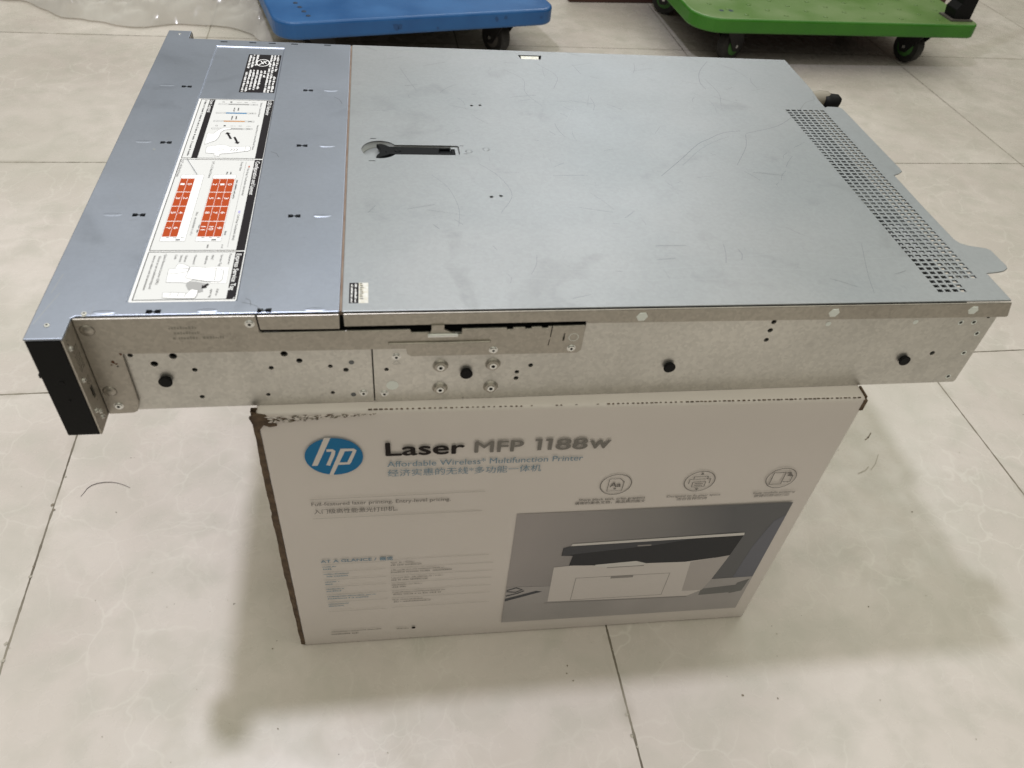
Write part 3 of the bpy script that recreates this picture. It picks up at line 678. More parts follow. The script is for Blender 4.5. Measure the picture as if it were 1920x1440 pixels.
# latch
bm = bmesh.new(); add_prism(bm, [(p[0], p[1]) for p in out], 'z', -7, -6)
sobj('latch_well', bm, M['lid_metal'], lid)
bm = bmesh.new()   # well rim
n = len(out)
for i in range(n):
    a, b_ = out[i], out[(i+1) % n]
    c = Vector((235 if a[0] > 216 else 209, 211.4)); ia = Vector(a)+(c-Vector(a)).normalized()*1.6; ib = Vector(b_)+(c-Vector(b_)).normalized()*1.6
    q = [bm.verts.new((a[0],a[1],-.4)), bm.verts.new((b_[0],b_[1],-.4)), bm.verts.new((b_[0],b_[1],-6.5)), bm.verts.new((a[0],a[1],-6.5))]
    bm.faces.new(q[::-1])
bmesh.ops.remove_doubles(bm, verts=bm.verts[:], dist=.01)
sobj('well_rim', bm, M['bright'], lid, True)
LT = bmesh.new()
add_prism(LT, [(206.0,221.6),(209.5,222.6),(213,221.2),(217,217.9),(268.4,216.9),(268.4,214.9),(259,214.6),(258.2,206.4),(268.4,206.2),(268.4,204.6),(217,204.8),(212.5,201.6),(208,198.9),(205.6,199.6),(206.6,203.0),(208.8,207.0),(209.3,212.0),(208.2,217.0)], 'z', -4.2, -.5)
add_box(LT, 258.0, 271.0, 206.0, 215.0, -5.5, -2.5); add_prism(LT, [(269.2,205.2),(271.8,205.2),(271.8,217),(269.2,217)], 'z', -4.5, -1.5)
lt = cut(sobj('latch', LT, M['latch'], SR), None, 0.0005, 2, 40)
bm = bmesh.new(); add_lathe(bm, [(3.0,0),(2.6,.45),(1.8,.1)], Matrix.Translation((224,210.6,-.5)), 18); add_lathe(bm, [(.7,0),(.5,.35)], Matrix.Translation((214,208.4,-.5)), 10); sobj('lock', bm, M['latch'], lt, True)
bm = bmesh.new(); add_prism(bm, [(269.0,215.4),(269.0,218.9),(274.6,218.9),(275.2,205),(272.4,205),(272.2,215.4)], 'z', -6, -1.0); sobj('latch_end', bm, M['lid_metal'], lt)

# chassis -----------------------------------------------------------
bm = bmesh.new()
add_box(bm, 20, 661.5, 0, 432, -84, -82.6)                        # floor pan
add_box(bm, 24, 661.5, 431.0, 432.6, -82.6, -1.7)                 # far wall
add_box(bm, 660.0, 661.6, .2, 431, -82.6, -30)                    # rear wall
add_box(bm, 18.5, 20.0, .2, 431, -83.5, -1.7, 1)                  # front wall
add_box(bm, 24, 200, .2, 1.2, -82.6, -1.7, 1)                     # inner wall
ch = sobj('chassis', bm, [M['side_metal'], M['dark']])
bm = bmesh.new()                                                  # near-black sheets painted as the shade below vents and covers
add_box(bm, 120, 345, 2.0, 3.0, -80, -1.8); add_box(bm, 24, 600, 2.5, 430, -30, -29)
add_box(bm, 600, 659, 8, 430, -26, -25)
sobj('interior_shade_sheet', bm, M['dark'], ch)
bm = bmesh.new()
add_box(bm, 608, 634, 118, 168, -6.0, -5.2); add_box(bm, 640, 655, 28, 62, -6.0, -5.2); add_box(bm, 610, 630, 196, 290, -9, -8.4); add_box(bm, 636, 640, 70, 300, -12, -3); add_box(bm, 622, 650, 60, 112, -8, -7.4)
sobj('card_bracket', bm, M['bright'], ch)
# front drive bays (facing left, away from view)
bm = bmesh.new()
for c in range(4):
    for r_ in range(3):
        add_box(bm, 15.5, 18.2, 6+c*106.5, 108+c*106.5, -80+r_*26.5, -56+r_*26.5)
sobj('drive_bay', bm, M['black_plastic'], ch)

# side panels with real holes ----------------------------------------
def holes(lst):
    b_ = bmesh.new()
    for x, z, r_ in lst: add_prism(b_, circ(x, z, r_, 16), 'y', -12, 6)
    return b_
bm = bmesh.new(); add_box(bm, 30, 200.2, -2.6, -.9, -84, -24)
spf = sobj('side_panel', bm, [M['side_metal']])
cut(spf, scut(holes([(47,-33.6,1.7),(72.9,-35.2,2.5),(60,-41.6,2.4),(84,-47.9,1.8),(84,-73.3,1.7),(142.9,-35.6,2.4),(152.1,-42.1,2.1),(133.1,-48,1.7),(172,-48,1.6),(182.2,-51.8,1.9),(127.9,-73.2,1.5),(171.7,-73.4,1.5)])), 0.0007)
bm = bmesh.new(); add_prism(bm, [(201.0,-20),(345.8,-20),(345.8,-3.4),(661.8,-3.4),(662.3,-82.2),(661,-83.8),(396.6,-84),(396.2,-82.6),(395.6,-84),(265,-84),(264,-82),(263,-84),(202,-84),(200.9,-82)], 'y', -2.9, -1.0)
spr = sobj('side_panel', bm, [M['side_metal']])
cut(spr, scut(holes([(209.7,-52.2,1.6),(311.1,-52.1,1.8),(301.7,-58.2,1.7),(301.6,-64.4,1.8),(483.9,-16.4,2.0),(483.7,-24.3,2.0),(483.7,-33.4,1.9),(626.2,-51.3,2.1),(634.3,-20.8,1.3),(645.1,-20.7,1.3),(653.9,-32.1,1.3),(653.6,-52,1.2),(653.4,-77.3,1.3),(654.7,-15.7,1.5),(247,-49.9,1.1),(283.8,-49.7,1.1),(247,-71.7,1.1),(283.5,-71.8,1.1)])), 0.0007)
bm = bmesh.new()
for x, z in ((247,-49.9),(283.8,-49.7),(247,-71.7),(283.5,-71.8)): add_box(bm, x-3, x+3, .3, .6, z-3, z+3)
for x0, x1, z0, z1 in ((30,200,-80,-26),(201,661,-80,-45),(346,661,-80,-5)): add_box(bm, x0, x1, .4+x0*.001, .8+x0*.001, z0, z1)
sobj('side_shade_sheet', bm, M['dark'], ch)  # near-black sheets behind the holes, shade put into their colour
FM = lambda x, y, z: Matrix.Translation((x, y, z)) @ Matrix.Rotation(math.pi/2, 4, 'X')   # local z -> -y (towards the viewer)
# pale rings round the small rear holes
for x, z in ((634.3,-20.8),(645.1,-20.7),(653.9,-32.1),(653.6,-52),(653.4,-77.3)):
    bm = bmesh.new(); n = 18
    for k in range(n):
        a0_, a1_ = 2*math.pi*k/n, 2*math.pi*(k+1)/n
        bm.faces.new([bm.verts.new((x+r_*math.cos(a), -2.97, z+r_*math.sin(a))) for r_, a in ((1.35,a0_),(2.3,a0_),(2.3,a1_),(1.35,a1_))])
    sobj('hole_ring', bm, M['mylar'], spr)
# side bracket and strip
bm = bmesh.new()
add_prism(bm, [(21.8,-1.0),(129.6,-1.0),(130.4,-13.8),(132,-14.9),(226.4,-14.7),(227,-17.3),(239,-17.3),(239,-19.5),(260.4,-19.5),(260.4,-15),(291,-14.8),(291,-16.4),(295,-16.4),(295,-14.8),(303.5,-14.7),(303.5,-16.2),(307.6,-16.2),(307.6,-14.7),(315,-14.6),(315,-16),(319,-16),(319,-14.5),(322,-14.4),(345.2,-14.0),(345.2,-36.5),(342.6,-39.2),(226.5,-38.6),(224,-36.5),(223.4,-31.6),(44,-30.2),(43.4,-32),(43.2,-75),(40.6,-82.6),(37.6,-84.2),(21.8,-84.6)], 'y', -5.4, -3.4)
br = sobj('side_bracket', bm, [M['bracket_metal']])
cb = bmesh.new()
add_box(cb, 330.4, 331.8, -12, 6, -27.4, -20.4); add_prism(cb, [(321.6,-14),(322.3,-14),(321.9,-24),(321.2,-24)], 'y', -12, 6); add_prism(cb, [(321.1,-25.4),(321.7,-25.4),(321.2,-31.4),(320.5,-31.4)], 'y', -12, 6); add_prism(cb, circ(38.5,-40.4,.7,8), 'y', -12, 6)
add_prism(cb, circ(36.5,-36.5,1.0,8), 'y', -12, 6)
cut(br, scut(cb), 0.0009, 3)
bm = bmesh.new()
add_box(bm, 211.5, 280.5, -6.9, -5.3, -27.6, -25.2)               # long pressed rib
rib = sobj('pressed_rib', bm, [M['bracket_metal']], br); cut(rib, None, .0008, 3)
bm = bmesh.new(); n = 24
for k in range(n):
    a0_, a1_ = 2*math.pi*k/n, 2*math.pi*(k+1)/n
    bm.faces.new([bm.verts.new((338+r_*math.cos(a), -5.5, -24.3+r_*math.sin(a))) for r_, a in ((3.1,a0_),(3.5,a0_),(3.5,a1_),(3.1,a1_))])
sobj('circle_mark', bm, M['mylar'], br)
bm = bmesh.new(); add_prism(bm, [(240.2,-10.8),(248.6,-10.8),(248.6,-14.5),(253,-17),(256,-17.6),(239,-17.6),(240.2,-15)], 'y', -6.0, -4.6); sobj('hook_tab', bm, M['bracket_metal'], lid)
bm = bmesh.new(); add_box(bm, 237.6, 258.0, -7.6, -5.4, -20.2, -17.8); cut(sobj('hook_lip', bm, M['bright'], br), None, .0006)
bm = bmesh.new()   # rust
for cx, cz, r_ in ((36.5,-36.6,1.5),(38.2,-38.2,.9),(35,-39,.6),(42.6,-30,1.0)):
    bm.faces.new([bm.verts.new((cx+r_*rs.uniform(.5,1.2)*math.cos(-2*math.pi*i/9), -5.48-.02*cx/36, cz+r_*rs.uniform(.5,1.2)*math.sin(-2*math.pi*i/9))) for i in range(9)])
absorb(br, sobj('rust_spot', bm, M['rust'], br))
st = Print(lambda u, v, l: Vector((u, -5.43 - l, v + DZ)) * 0.001, 0.03)   # faint stamped print, unreadable
M['stamp'] = mat('faint_stamp', (0.30, 0.285, 0.25), 0.5, 0.5)
for i, (a, L_) in enumerate(((76,17),(77,17),(77,31))): st.micro((a, -10.2-i*4.2), L_, 2.3, M['stamp'], 1, rnd=rnd)
absorb(br, st.done('stamped_print', br))
# grey studs, triangle, plug
st = Print(lambda u, v, l: Vector((u, -2.98 - l, v + DZ)) * 0.001, 0.03)
st.path([(214,-47.2),(219.4,-47.2),(216.7,-43.6)], .35, M['ink_grey'], 1, True)
st.poly(circ(213.4,-67.7,4.3,24), M['mylar'], 1)
for x, z in ((526.9,-19.3),(596.4,-19.3)): st.poly(circ(x, z, 2.1, 14), M['mylar'], 1)
absorb(spr, st.done('side_marks', spr))
for x, z in ((383.8,-7.6),(525.8,-7.4),(636,-7.4)):
    bm = bmesh.new(); add_lathe(bm, [(4.2,0),(3.6,.5),(3.3,.5)], FM(x, -4.9, z), 6); sobj('hex_plug', bm, M['mylar'], lid)
for x, z in ((186.3,-45),(185.9,-76)):
    bm = bmesh.new(); add_lathe(bm, [(1.9,0),(1.7,.3),(.6,.1)], FM(x, -2.6, z), 14); sobj('rivet', bm, M['scratch'], spf, True)

def screw(parent, x, y, z, r_=2.6, mtx=None, torx=True):
    bm = bmesh.new(); mt = mtx or FM(x, y, z)
    add_lathe(bm, [(r_+.5,0.0),(r_+.5,.12),(r_,.15),(r_,.9),(r_*.82,1.15),(r_*.48,1.15)], mt, 24, 0)
    for k, rr in enumerate((.44,)):
        add_lathe(bm, [(r_*rr,1.16),(r_*rr*.85,1.18)], mt, 6 if torx else 4, 1)
    return sobj('screw', bm, [M['screw'], M['dark']], parent)
for par, x, y, z in ((br,29.9,-5.4,-76.6),(br,125.3,-5.4,-6.8),(spf,193,-2.6,-74.6),(spr,207.6,-2.9,-75.5),(spr,216.7,-2.9,-40.5),(br,282.8,-5.4,-34.2),(br,337.7,-5.4,-34.2)):
    screw(par, x, y, z, 2.6, torx=(x != 282.8))
for x, z in ((28.4,-9.8),(27.8,-62.7)):
    bm = bmesh.new(); add_lathe(bm, [(4.6,0),(3.4,.5),(2.2,.45),(1.6,1.2),(.9,1.2)], FM(x, -5.4, z), 24); sobj('rivet', bm, M['bracket_metal'], br, True)
for x, z in ((247,-49.9),(283.8,-49.7),(247,-71.7),(283.5,-71.8)):
    bm = bmesh.new(); add_lathe(bm, [(5.6,0),(4.6,1.0),(4.2,2.2),(3.0,2.4),(2.4,2.4)], FM(x, -2.9, z), 28, 3)
    add_lathe(bm, [(2.6,2.4),(2.6,2.9),(1.9,2.9)], FM(x, -2.9, z), 24, 1); add_lathe(bm, [(1.35,2.9),(1.3,3.0)], FM(x, -2.9, z), 14, 2)
    sobj('standoff', bm, [M['side_metal'], M['screw'], M['dark'], M['bracket_metal']], spr)
for par, x, z in ((spf,64.2,-56.1),(spr,265.2,-56.5),(spr,414.7,-56.3),(spr,603.9,-56.4)):
    bm = bmesh.new(); add_lathe(bm, [(3.6,0),(3.4,1.6),(4.4,1.8),(4.5,2.8),(3.9,3.3)], FM(x, -2.6 if x < 100 else -2.9, z), 20); sobj('rail_stud', bm, M['black_plastic'], par)

# mounting ears ------------------------------------------------------
def ear(y0, y1, back):
    bm = bmesh.new(); add_box(bm, .4, 20.2, y0, y1, -84.4, -1.7)
    e_ = cut(sobj('mounting_ear', bm, M['black_plastic']), None, 0.0006)
    bm = bmesh.new(); add_box(bm, 20.25, 21.6, y0+.2, back, -84.4, -1.7)
    pl = sobj('ear_plate', bm, [M['bracket_metal']], e_); return e_, pl
e1, pl = ear(-24, .1, -3.0)
cb = bmesh.new()
def pos(y, z):  add_prism(cb, circ(y, z, .78, 6), 'x', 15, 30)
for r_ in range(8):
    for c in range(4): pos(-17.6+c*2.0+(r_ % 2)*.8, -15.6-r_*2.5)
for r_ in range(3):
    for c in range(2): pos(-14.5+c*2.3, -41.5-r_*2.4)
for z in (-5.5,-8.2,-10.9): pos(-19.5+(z+5.5)*.1, z)
add_box(cb, 15, 30, -15.6, -11.8, -59, -49); pos(-12.5, -63); pos(-17, -66.5)
cut(pl, scut(cb), 0.0003)
bm = bmesh.new(); add_box(bm, 20.0, 20.3, -22, -5, -80, -4); sobj('perforation_shade_sheet', bm, M['dark'], e1)  # near-black sheet: painted shade behind the ear perforations
GX = lambda y, z: Matrix.Translation((21.6, y, z)) @ Matrix.Rotation(math.pi/2, 4, 'Y')
for y, z in ((-19,-12.5),(-19,-39),(-19,-66.5),(-14.5,-72),(-14.5,-76.8)): screw(pl, 0, 0, 0, 1.5, GX(y, z))
bm = bmesh.new(); add_box(bm, -1.6, .6, -22, -17, -33.5, -30.5); add_lathe(bm, [(.9,0),(.6,.5)], FM(11, -24, -52), 10); add_lathe(bm, [(1.6,0),(1.2,.4)], FM(11,-24,-36), 12); sobj('nub', bm, M['black_plastic'], e1)
e2, pl2 = ear(433, 456, 455.8)
for y, z, x in ((-1.3,.0,28.5),(-11.8,0,10.2)):
    screw(fc, 0, 0, 0, 1.7, Matrix.Translation((x, y, -.35)))
screw(fc, 0, 0, 0, 1.5, Matrix.Translation((11, 446, -.35)))
# release handle / connector behind the server
bm = bmesh.new()
add_tube(bm, [(655,378,-24),(670,377,-22),(686,377,-19),(694,376.5,-19),(698,376,-20)], [8,8,8.5,8,6.5], 14, 0)
add_tube(bm, [(690,374,-22),(697,374,-22),(705,373,-22),(708,372,-23)], [9,9.5,9.2,7], 14, 1)
sobj('rear_connector', bm, [mat('beige_plug_body', (.26,.235,.19), .45), M['black_plastic']], SR, True)

# labels --------------------------------------------------------------
D = (0, -1)      # the print reads from the far side towards the viewer
def U(p): return lambda u, v, l: Vector((u, v, p + l + DZ)) * 0.001
lb = Print(U(-.78), 0.035)
lb.poly([(50.6,11.2),(52,10.4),(115.5,10.4),(116.6,13),(116.0,301.5),(50.6,301.5)], M['label'], 0)
# three framed panels
for y1, y0 in ((300.2,194.4),(192.2,66.6),(64.8,12.4)):
    lb.rect(53.2, y0, 115.2, y1, M['label_in'], 1); lb.frame(53.2, y0, 115.2, y1, .75, M['ink'], 4)
lb.rect(109.4, 194.6, 115.0, 300, M['ink'], 2); lb.rect(109.6, 66.8, 115.0, 192, M['ink'], 2); lb.poly([(109.8,12.6),(113.5,12.6),(115.1,15),(115.1,64.6),(109.8,64.6)], M['ink'], 2)
lb.rect(60.4, 194.6, 65.2, 300, M['ink'], 2)
lb.text('LED Behavior', (110.7, 298), 27, 3.3, M['white'], 6, D, .012)
lb.text('Icon Legend', (61.2, 298), 23, 3.0, M['white'], 6, D, .012)
lb.text('Configuration and Layout', (110.7, 189.5), 50.5, 3.3, M['white'], 6, D, .012)
lb.text('Express Service Tag', (110.8, 62.2), 40.6, 3.3, M['white'], 6, D, .012)
# LED panel
lb.text('System Control Panel', (104.6, 295.4), 27, 1.5, M['ink_grey'], 6, D); lb.text('Hard Drive Control Panel View', (105.6, 252), 43, 1.5, M['ink_grey'], 6, D)
for k, y in enumerate((291.4, 274.2, 258.8, 245.0)):
    lb.frame(69, y-1.0, 102.3, y+1.0, .28, M['ink_grey'], 4)
    lb.rect(77.2, y-.9, 94.6, y+.9, (M['ink_lite'], M['blue_ink'], M['orange_ink'], M['ink_lite'])[k], 3)
    lb.micro((97.5, y-.4), 3, 1, M['ink_grey'], 5)
for y in (295.6, 250.2):
    lb.ring(72.5, y, .9, .9, .22, M['ink_grey'], 4, 10); lb.poly(circ(79.1, y, 1.05, 10), M['ink'], 4); lb.micro((84, y-.5), 4, 1, M['ink_lite'], 4); lb.rect(90.4, y-.25, 93.2, y+.25, M['ink_grey'], 4); lb.micro((97, y-.4), 3.4, .8, M['ink_lite'], 4)
for y in (284.5, 268.5):
    for x in (82.8, 86.2): lb.micro((x, y), 7, 1.4, M['ink_grey'], 5, D)
def arrow(p, q, wd, m, l):
    p, q = Vector(p), Vector(q); d = (q-p).normalized(); nn = Vector((-d.y, d.x)); h = q - d*wd*2.2
    lb.poly([tuple(v) for v in (p-nn*wd*.6, h-nn*wd*.6, h-nn*wd*1.5, q, h+nn*wd*1.5, h+nn*wd*.6, p+nn*wd*.6)], m, l)
arrow((87.0,227.0),(82.4,238.8),1.5,M['ink'],6); arrow((89.4,230.4),(93.7,218.2),1.5,M['ink'],6)
def shape(pts, l, wd=.3):
    lb.poly(pts, M['white'], l); lb.path(pts, wd, M['ink_grey'], l+1, True)
shape([(67.6,217),(67.2,236),(72,235.4),(75.4,242.6),(78,245.6),(85,246.2),(85,244.2),(79.6,242),(77.6,238),(77.2,231),(75.6,224)], 7)
shape([(69.8,212.8),(80,216.2),(85,215.6),(88.6,212.4),(102.8,214.6),(104,213),(104.2,208),(102.6,206.6),(88,202.4),(81.6,201.2),(81.4,197.6),(77.4,198.4),(77.2,202.0),(70.4,202.8)], 7)
lb.path([(100.2,214.3),(100.4,206.2)], .3, M['ink_grey'], 9); lb.path([(79.5,206),(84,208.6),(79.6,210.6)], .4, M['ink_grey'], 9)
for x in (88.8, 91.0, 93.2): lb.path([(x,206.4),(x+1.6,208.4),(x,210.4)], .45, M['ink'], 9)
# icon legend column
y = 298
for k, t_ in enumerate(('Power','Temp','Fan','Disk','Health','Memory','Link','Test')):
    lb.micro((56.6, y-2.4), 8, 1.5, M['ink_grey'], 5, D)
    if k % 2: lb.poly(circ(57.4, y-.2, .9, 4), M['ink'], 5)
    else: lb.ring(57.4, y-.2, .8, .8, .25, M['ink'], 5, 8)
    y -= 12.8
# configuration panel
lb.rect(105.8, 180.2, 106.9, 182.6, M['red'], 5); lb.text('Hot Swap Touchpoints (terracotta)', (105.4, 178.4), 40, 1.6, M['ink_grey'], 5, D)
lb.rect(105.6, 113.6, 107.0, 116.8, M['violet_ink'], 5); lb.text('Cold Swap Touchpoints (blue)', (105.6, 111.8), 33, 1.6, M['ink_grey'], 5, D)
lb.line((103.4, 189), (103.6, 70), .25, M['ink_lite'], 4)
lb.text('Front View', (99.4, 188.6), 13.8, 1.8, M['ink_grey'], 5, D); lb.text('3.5" x 8 Hard Drives', (54.0, 190.6), 25.5, 1.9, M['ink_grey'], 5, D)
lb.text('3.5" x 12 Hard Drives', (77.6, 189.2), 25.6, 1.9, M['ink_grey'], 5, D)
lb.micro((99.2, 160.6), 27, 1.3, M['ink_grey'], 5, D); lb.micro((76.4, 115), 30, 1.5, M['ink_lite'], 5, D); lb.micro((99.4, 91), 6, 1.5, M['ink_grey'], 5, D)
for x, y in ((90.4,173),(93.2,173),(99.4,73.4),(89.8,73.4),(80.2,92.5),(80.6,98)): lb.micro((x, y), 4, 1.2, M['ink_grey'], 5, D)
for (x0, x1, nc, nums, red1) in ((81.2, 98.2, 3, [[2,1,0],[5,4,3],[8,7,6],[11,10,9]], 97.9), (57.7, 74.2, 2, [[1,0],[3,2],[5,4],[7,6]], 68.5)):
    lb.rect(x0, 77.8, x1, 167.8, M['white'], 3); lb.frame(x0, 77.8, x1, 167.8, .3, M['ink_lite'], 5)
    lb.line((x0, 163.1), (x1, 163.1), .3, M['ink_lite'], 5)
    cw = (red1-x0-.4)/nc; rh = (162.6-82.9)/4
    for r_ in range(4):
        for c in range(nc):
            u0 = x0+.3+c*cw; v1 = 162.6-r_*rh
            lb.rect(u0+.12, v1-rh+.35, u0+cw-.12, v1-.35, M['red'], 4)
            s_ = str(nums[r_][c]); L_ = 2.4*len(s_)
            lb.text(s_, (u0+cw*.22, v1-rh*.42+L_*.35), L_, 3.1, M['white'], 6, D, .012)
    for a in (.2, .5, .8): lb.rect(x0+(x1-x0)*a, 81.6, x0+(x1-x0)*a+2.2, 82.4, M['ink_grey'], 5)
    lb.rect(x0+(x1-x0)*.62, 78.6, x0+(x1-x0)*.8, 80.4, M['ink_grey'], 5)
# express panel
for t_, x, y, L_ in (('Features',106.1,62.3,12),('· Service Tag',100.5,62.6,14.4),('· MAC',94.6,62.4,7),('Address',91.0,60.4,10),('· Password',83.5,61.8,11.2),('· Express',77.6,61.6,8.5),('Service',74.4,61.0,8),('Code',70.8,61.5,5.2),
        ('· Quick Resource Locator (QRL)',64.0,63.2,34.6),('Direct to see troubleshooting and',60.6,59.8,35.6),('how-to videos and documentation',57.3,60.4,37.6),('Pull to',102.6,22.9,6.6),('open tag',99.0,23.0,8.8)):
    lb.text(t_, (x, y), L_, 1.6, M['ink_grey'], 6, D, .006)
shape([(92,47.3),(107.5,47.1),(107.9,29.4),(98,29.4),(98,33),(92,36)], 3, .15)
shape([(69.4,44.9),(72.8,45.2),(74.4,50.6),(77.4,51),(82.0,47.6),(82.0,42),(84.2,38),(86.4,33.0),(83.0,29.8),(78,30.6),(70.2,30.8)], 5)
lb.path([(69.6,39.6),(75,40),(82,42.2)], .3, M['ink_grey'], 8); lb.path([(73,45),(82,45.6)], .3, M['ink_grey'], 8)
shape([(82.8,46.8),(84,47.6),(102.4,44.8),(104.6,43),(104.9,33),(103.4,30.6),(95,31.2),(82.4,34.6),(81.4,36)], 9)
lb.path([(99.6,44.9),(100.2,31.6)], .3, M['ink_grey'], 11)
lb.poly([(82.8,27.6),(84,31),(88.6,31.2),(96.5,28.4),(93.6,24.6),(94.6,20.6),(91.4,19.2),(89.4,22.6),(85,22.4)], M['ink_lite'], 7)
arrow((96.8,28.6),(93.2,23.4),1.4,M['ink'],11)
shape([(70.8,14.4),(70.2,19.6),(75.2,19.8),(80.4,19.2),(85,18.6),(87,23),(91.4,21.8),(91.4,17),(90.6,13.6),(80,13.4)], 9)
lb.path([(75.4,19.4),(74.6,15.6)], .3, M['ink_grey'], 11); lb.path([(80.0,19),(79.6,15.4)], .3, M['ink_grey'], 11); lb.path([(84.6,18.4),(84,15)], .3, M['ink_grey'], 11)
lb.micro((54.6, 16), 0.1, 1, M['ink_lite'], 5, D)
lb.path([(58.5,191.6),(64,180),(68.5,169)], .45, M['white'], 12)
tag(lb.done('service_label', SR), 'large white service label with red drive bay diagrams')
wl_ = Print(U(-.78), 0.035)
wl_.rect(83.0, 316.4, 114.3, 403.0, M['ink'], 0)
rw = random.Random(9)
for x, a, b_ in ((110.8,402,364),(110.8,352,318),(107.6,402,317),(104.6,402,317),(101.2,366,350),(97.8,366,324),(94.4,366,322),(91.0,366,322),(91.0,402,396),(87.8,402,372),(87.8,366,318),(84.6,402,370),(84.6,362,318),(81.9+2.0,0,0)):
    if a: wl_.micro((x, a), a-b_, 2.3, M['white'], 2, D, rw)
for x in (88.2, 85.0): wl_.micro((x+2.9, 400), 24, 2.2, M['white'], 3, D, rw) if x == 88.2 else None
wl_.ring(98.3, 383, 5.9, 8.0, 1.0, M['white'], 2); wl_.line((94.8,378),(101.8,388), 1.0, M['white'], 3); wl_.line((96,387),(99,380), 1.0, M['white'], 4); wl_.line((98.5,387.5),(101.5,381), .9, M['white'], 5)
tag(wl_.done('warning_label', SR), 'black warning label with white print')
bl = Print(U(0.02), 0.035)
bl.rect(187.2, 5.2, 193.3, 27.0, M['ink'], 0); bl.rect(193.4, 5.2, 199.6, 27.0, M['yellowed'], 0)
for x in (188.3, 190.8): bl.micro((x, 26), 20, 1.4, M['label'], 1, D, rw)
for k in range(9): bl.rect(194.1, 25.4-k*2.0, 195.7+(k % 3)*.4, 26.2-k*2.0, M['ink'], 1)
tag(bl.done('barcode_label', SR), 'small black and white barcode sticker')

# ------------------------------------------------------------------ trolleys
def rounded(x0, x1, y0, y1, rad):
    o_ = []
    for (cx, cy, r_, s_) in ((x0+rad[0], y0+rad[0], rad[0], math.pi), (x1-rad[1], y0+rad[1], rad[1], 1.5*math.pi), (x1-rad[2], y1-rad[2], rad[2], 0), (x0+rad[3], y1-rad[3], rad[3], .5*math.pi)):
        for i in range(9): a = s_ + i*math.pi/16; o_.append((cx+r_*math.cos(a), cy+r_*math.sin(a)))
    return o_
def caster(parent, x, y, yaw, hub, zt):
    c_ = bpy.data.objects.new('caster', None); c_.location = (x, y, 0); c_.rotation_euler = (0, 0, yaw); c_.empty_display_size = .02
    col.objects.link(c_); c_.parent = parent
    bm = bmesh.new(); rr = .040
    mt = Matrix.Translation((.018, -.013, rr)) @ Matrix.Rotation(-math.pi/2, 4, 'X')
    add_lathe(bm, [(rr*.62,.0),(rr*.93,.0),(rr,.005),(rr,.021),(rr*.93,.026),(rr*.62,.026)], mt, 32); link('tyre', bm, M['rubber_shade'], c_, False)
    bm = bmesh.new(); add_lathe(bm, [(rr*.6,-.001),(rr*.25,-.004),(rr*.25,.030),(rr*.6,.027)], mt, 24); link('hub', bm, hub, c_)
    bm = bmesh.new()
    for s_ in (-1, 1):
        yy = .0185*s_; add_prism(bm, [(-.030,zt-.004),(.036,zt-.004),(.040,rr+.012),(.028,rr-.014),(.010,rr-.012)], 'y', yy-.0015, yy+.0015)
    add_box(bm, -.024, .028, -.022, .022, zt-.007, zt-.003); add_box(bm, -.034, .034, -.030, .030, zt-.003, zt)
    link('fork', bm, M['fork'], c_)
    bm = bmesh.new(); add_lathe(bm, [(.004,0),(.004,.044)], Matrix.Translation((.018,-.022,rr)) @ Matrix.Rotation(-math.pi/2, 4, 'X'), 10); link('axle_bolt', bm, M['screw'], c_)
    return c_
def trolley(name, loc, yaw, wx, wy, zt, th, rad, mside, mtop, hub, label, dots):
    r_ = empty(name, loc, yaw); tag(r_, label, 'trolley', 'platform trolleys behind the server')
    bm = bmesh.new(); o_ = rounded(0, wx, 0, wy, rad)
    add_prism(bm, o_, 'z', zt-th, zt)
    for f in bm.faces:
        if f.calc_center_median().z > zt-1e-4: f.material_index = 1
        elif f.calc_center_median().z < zt-th+1e-4: f.material_index = 2  # underside painted black to deepen the shade beneath the deck
    d_ = link('deck', bm, [mside, mtop, M['rubber_shade']], r_); cut(d_, None, .006, 3, 60)
    # raised border and anti-slip studs moulded into the deck
    bm = bmesh.new()
    for i in range(int(wx/.035)):
        for j in range(int(wy/.035)):
            x, y = .03+i*.035, .03+j*.035
            if x < wx-.03 and y < wy-.03 and (i+j) % dots == 0 and (x > rad[0] or y > rad[0]):
                add_lathe(bm, [(.006,0),(.004,.0012)], Matrix.Translation((x, y, zt)), 10)
    if len(bm.faces): absorb(d_, link('grip_studs', bm, mtop, d_, True))
    for x, y, a in ((.12 if wx > .7 else .085,.065,.5),(wx-.11,.065,1.9),(.085,wy-.07,2.4),(wx-.11,wy-.07,.9)):
        caster(r_, x, y, a, hub, zt-th)
    return r_, d_
g, gd = trolley('platform_trolley', (.553, 1.046, 0), R(1.3), .765, .455, .125, .035, (.075,.022,.022,.075), M['green_deck'], M['green_top'], M['hub_green'], 'green plastic platform trolley with a black handle socket, on the right', 3)
bm = bmesh.new(); add_box(bm, .690, .752, .020, .075, .125, .129); link('socket_base', bm, M['hub_grey'], g)
bm = bmesh.new(); add_prism(bm, [(.700,.129),(.748,.129),(.748,.235),(.716,.235),(.706,.165),(.696,.150)], 'y', .026, .070); sk = cut(link('handle_socket', bm, M['black_plastic'], g), None, .002)
bm = bmesh.new(); add_tube(bm, [(.732,.048,.20),(.732,.048,.84),(.734,.075,.875),(.734,.38,.875),(.732,.407,.84),(.732,.407,.13)], .014, 14); link('push_handle', bm, mat('handle_tube_steel', (.45,.45,.45), .3, .8), g, True)
bm = bmesh.new()
for x in (.05, .075): add_lathe(bm, [(.006,0),(.005,.0006)], Matrix.Translation((x+.03,.055,.125)), 12)
absorb(gd, link('dirt_spot', bm, M['smear'], gd))
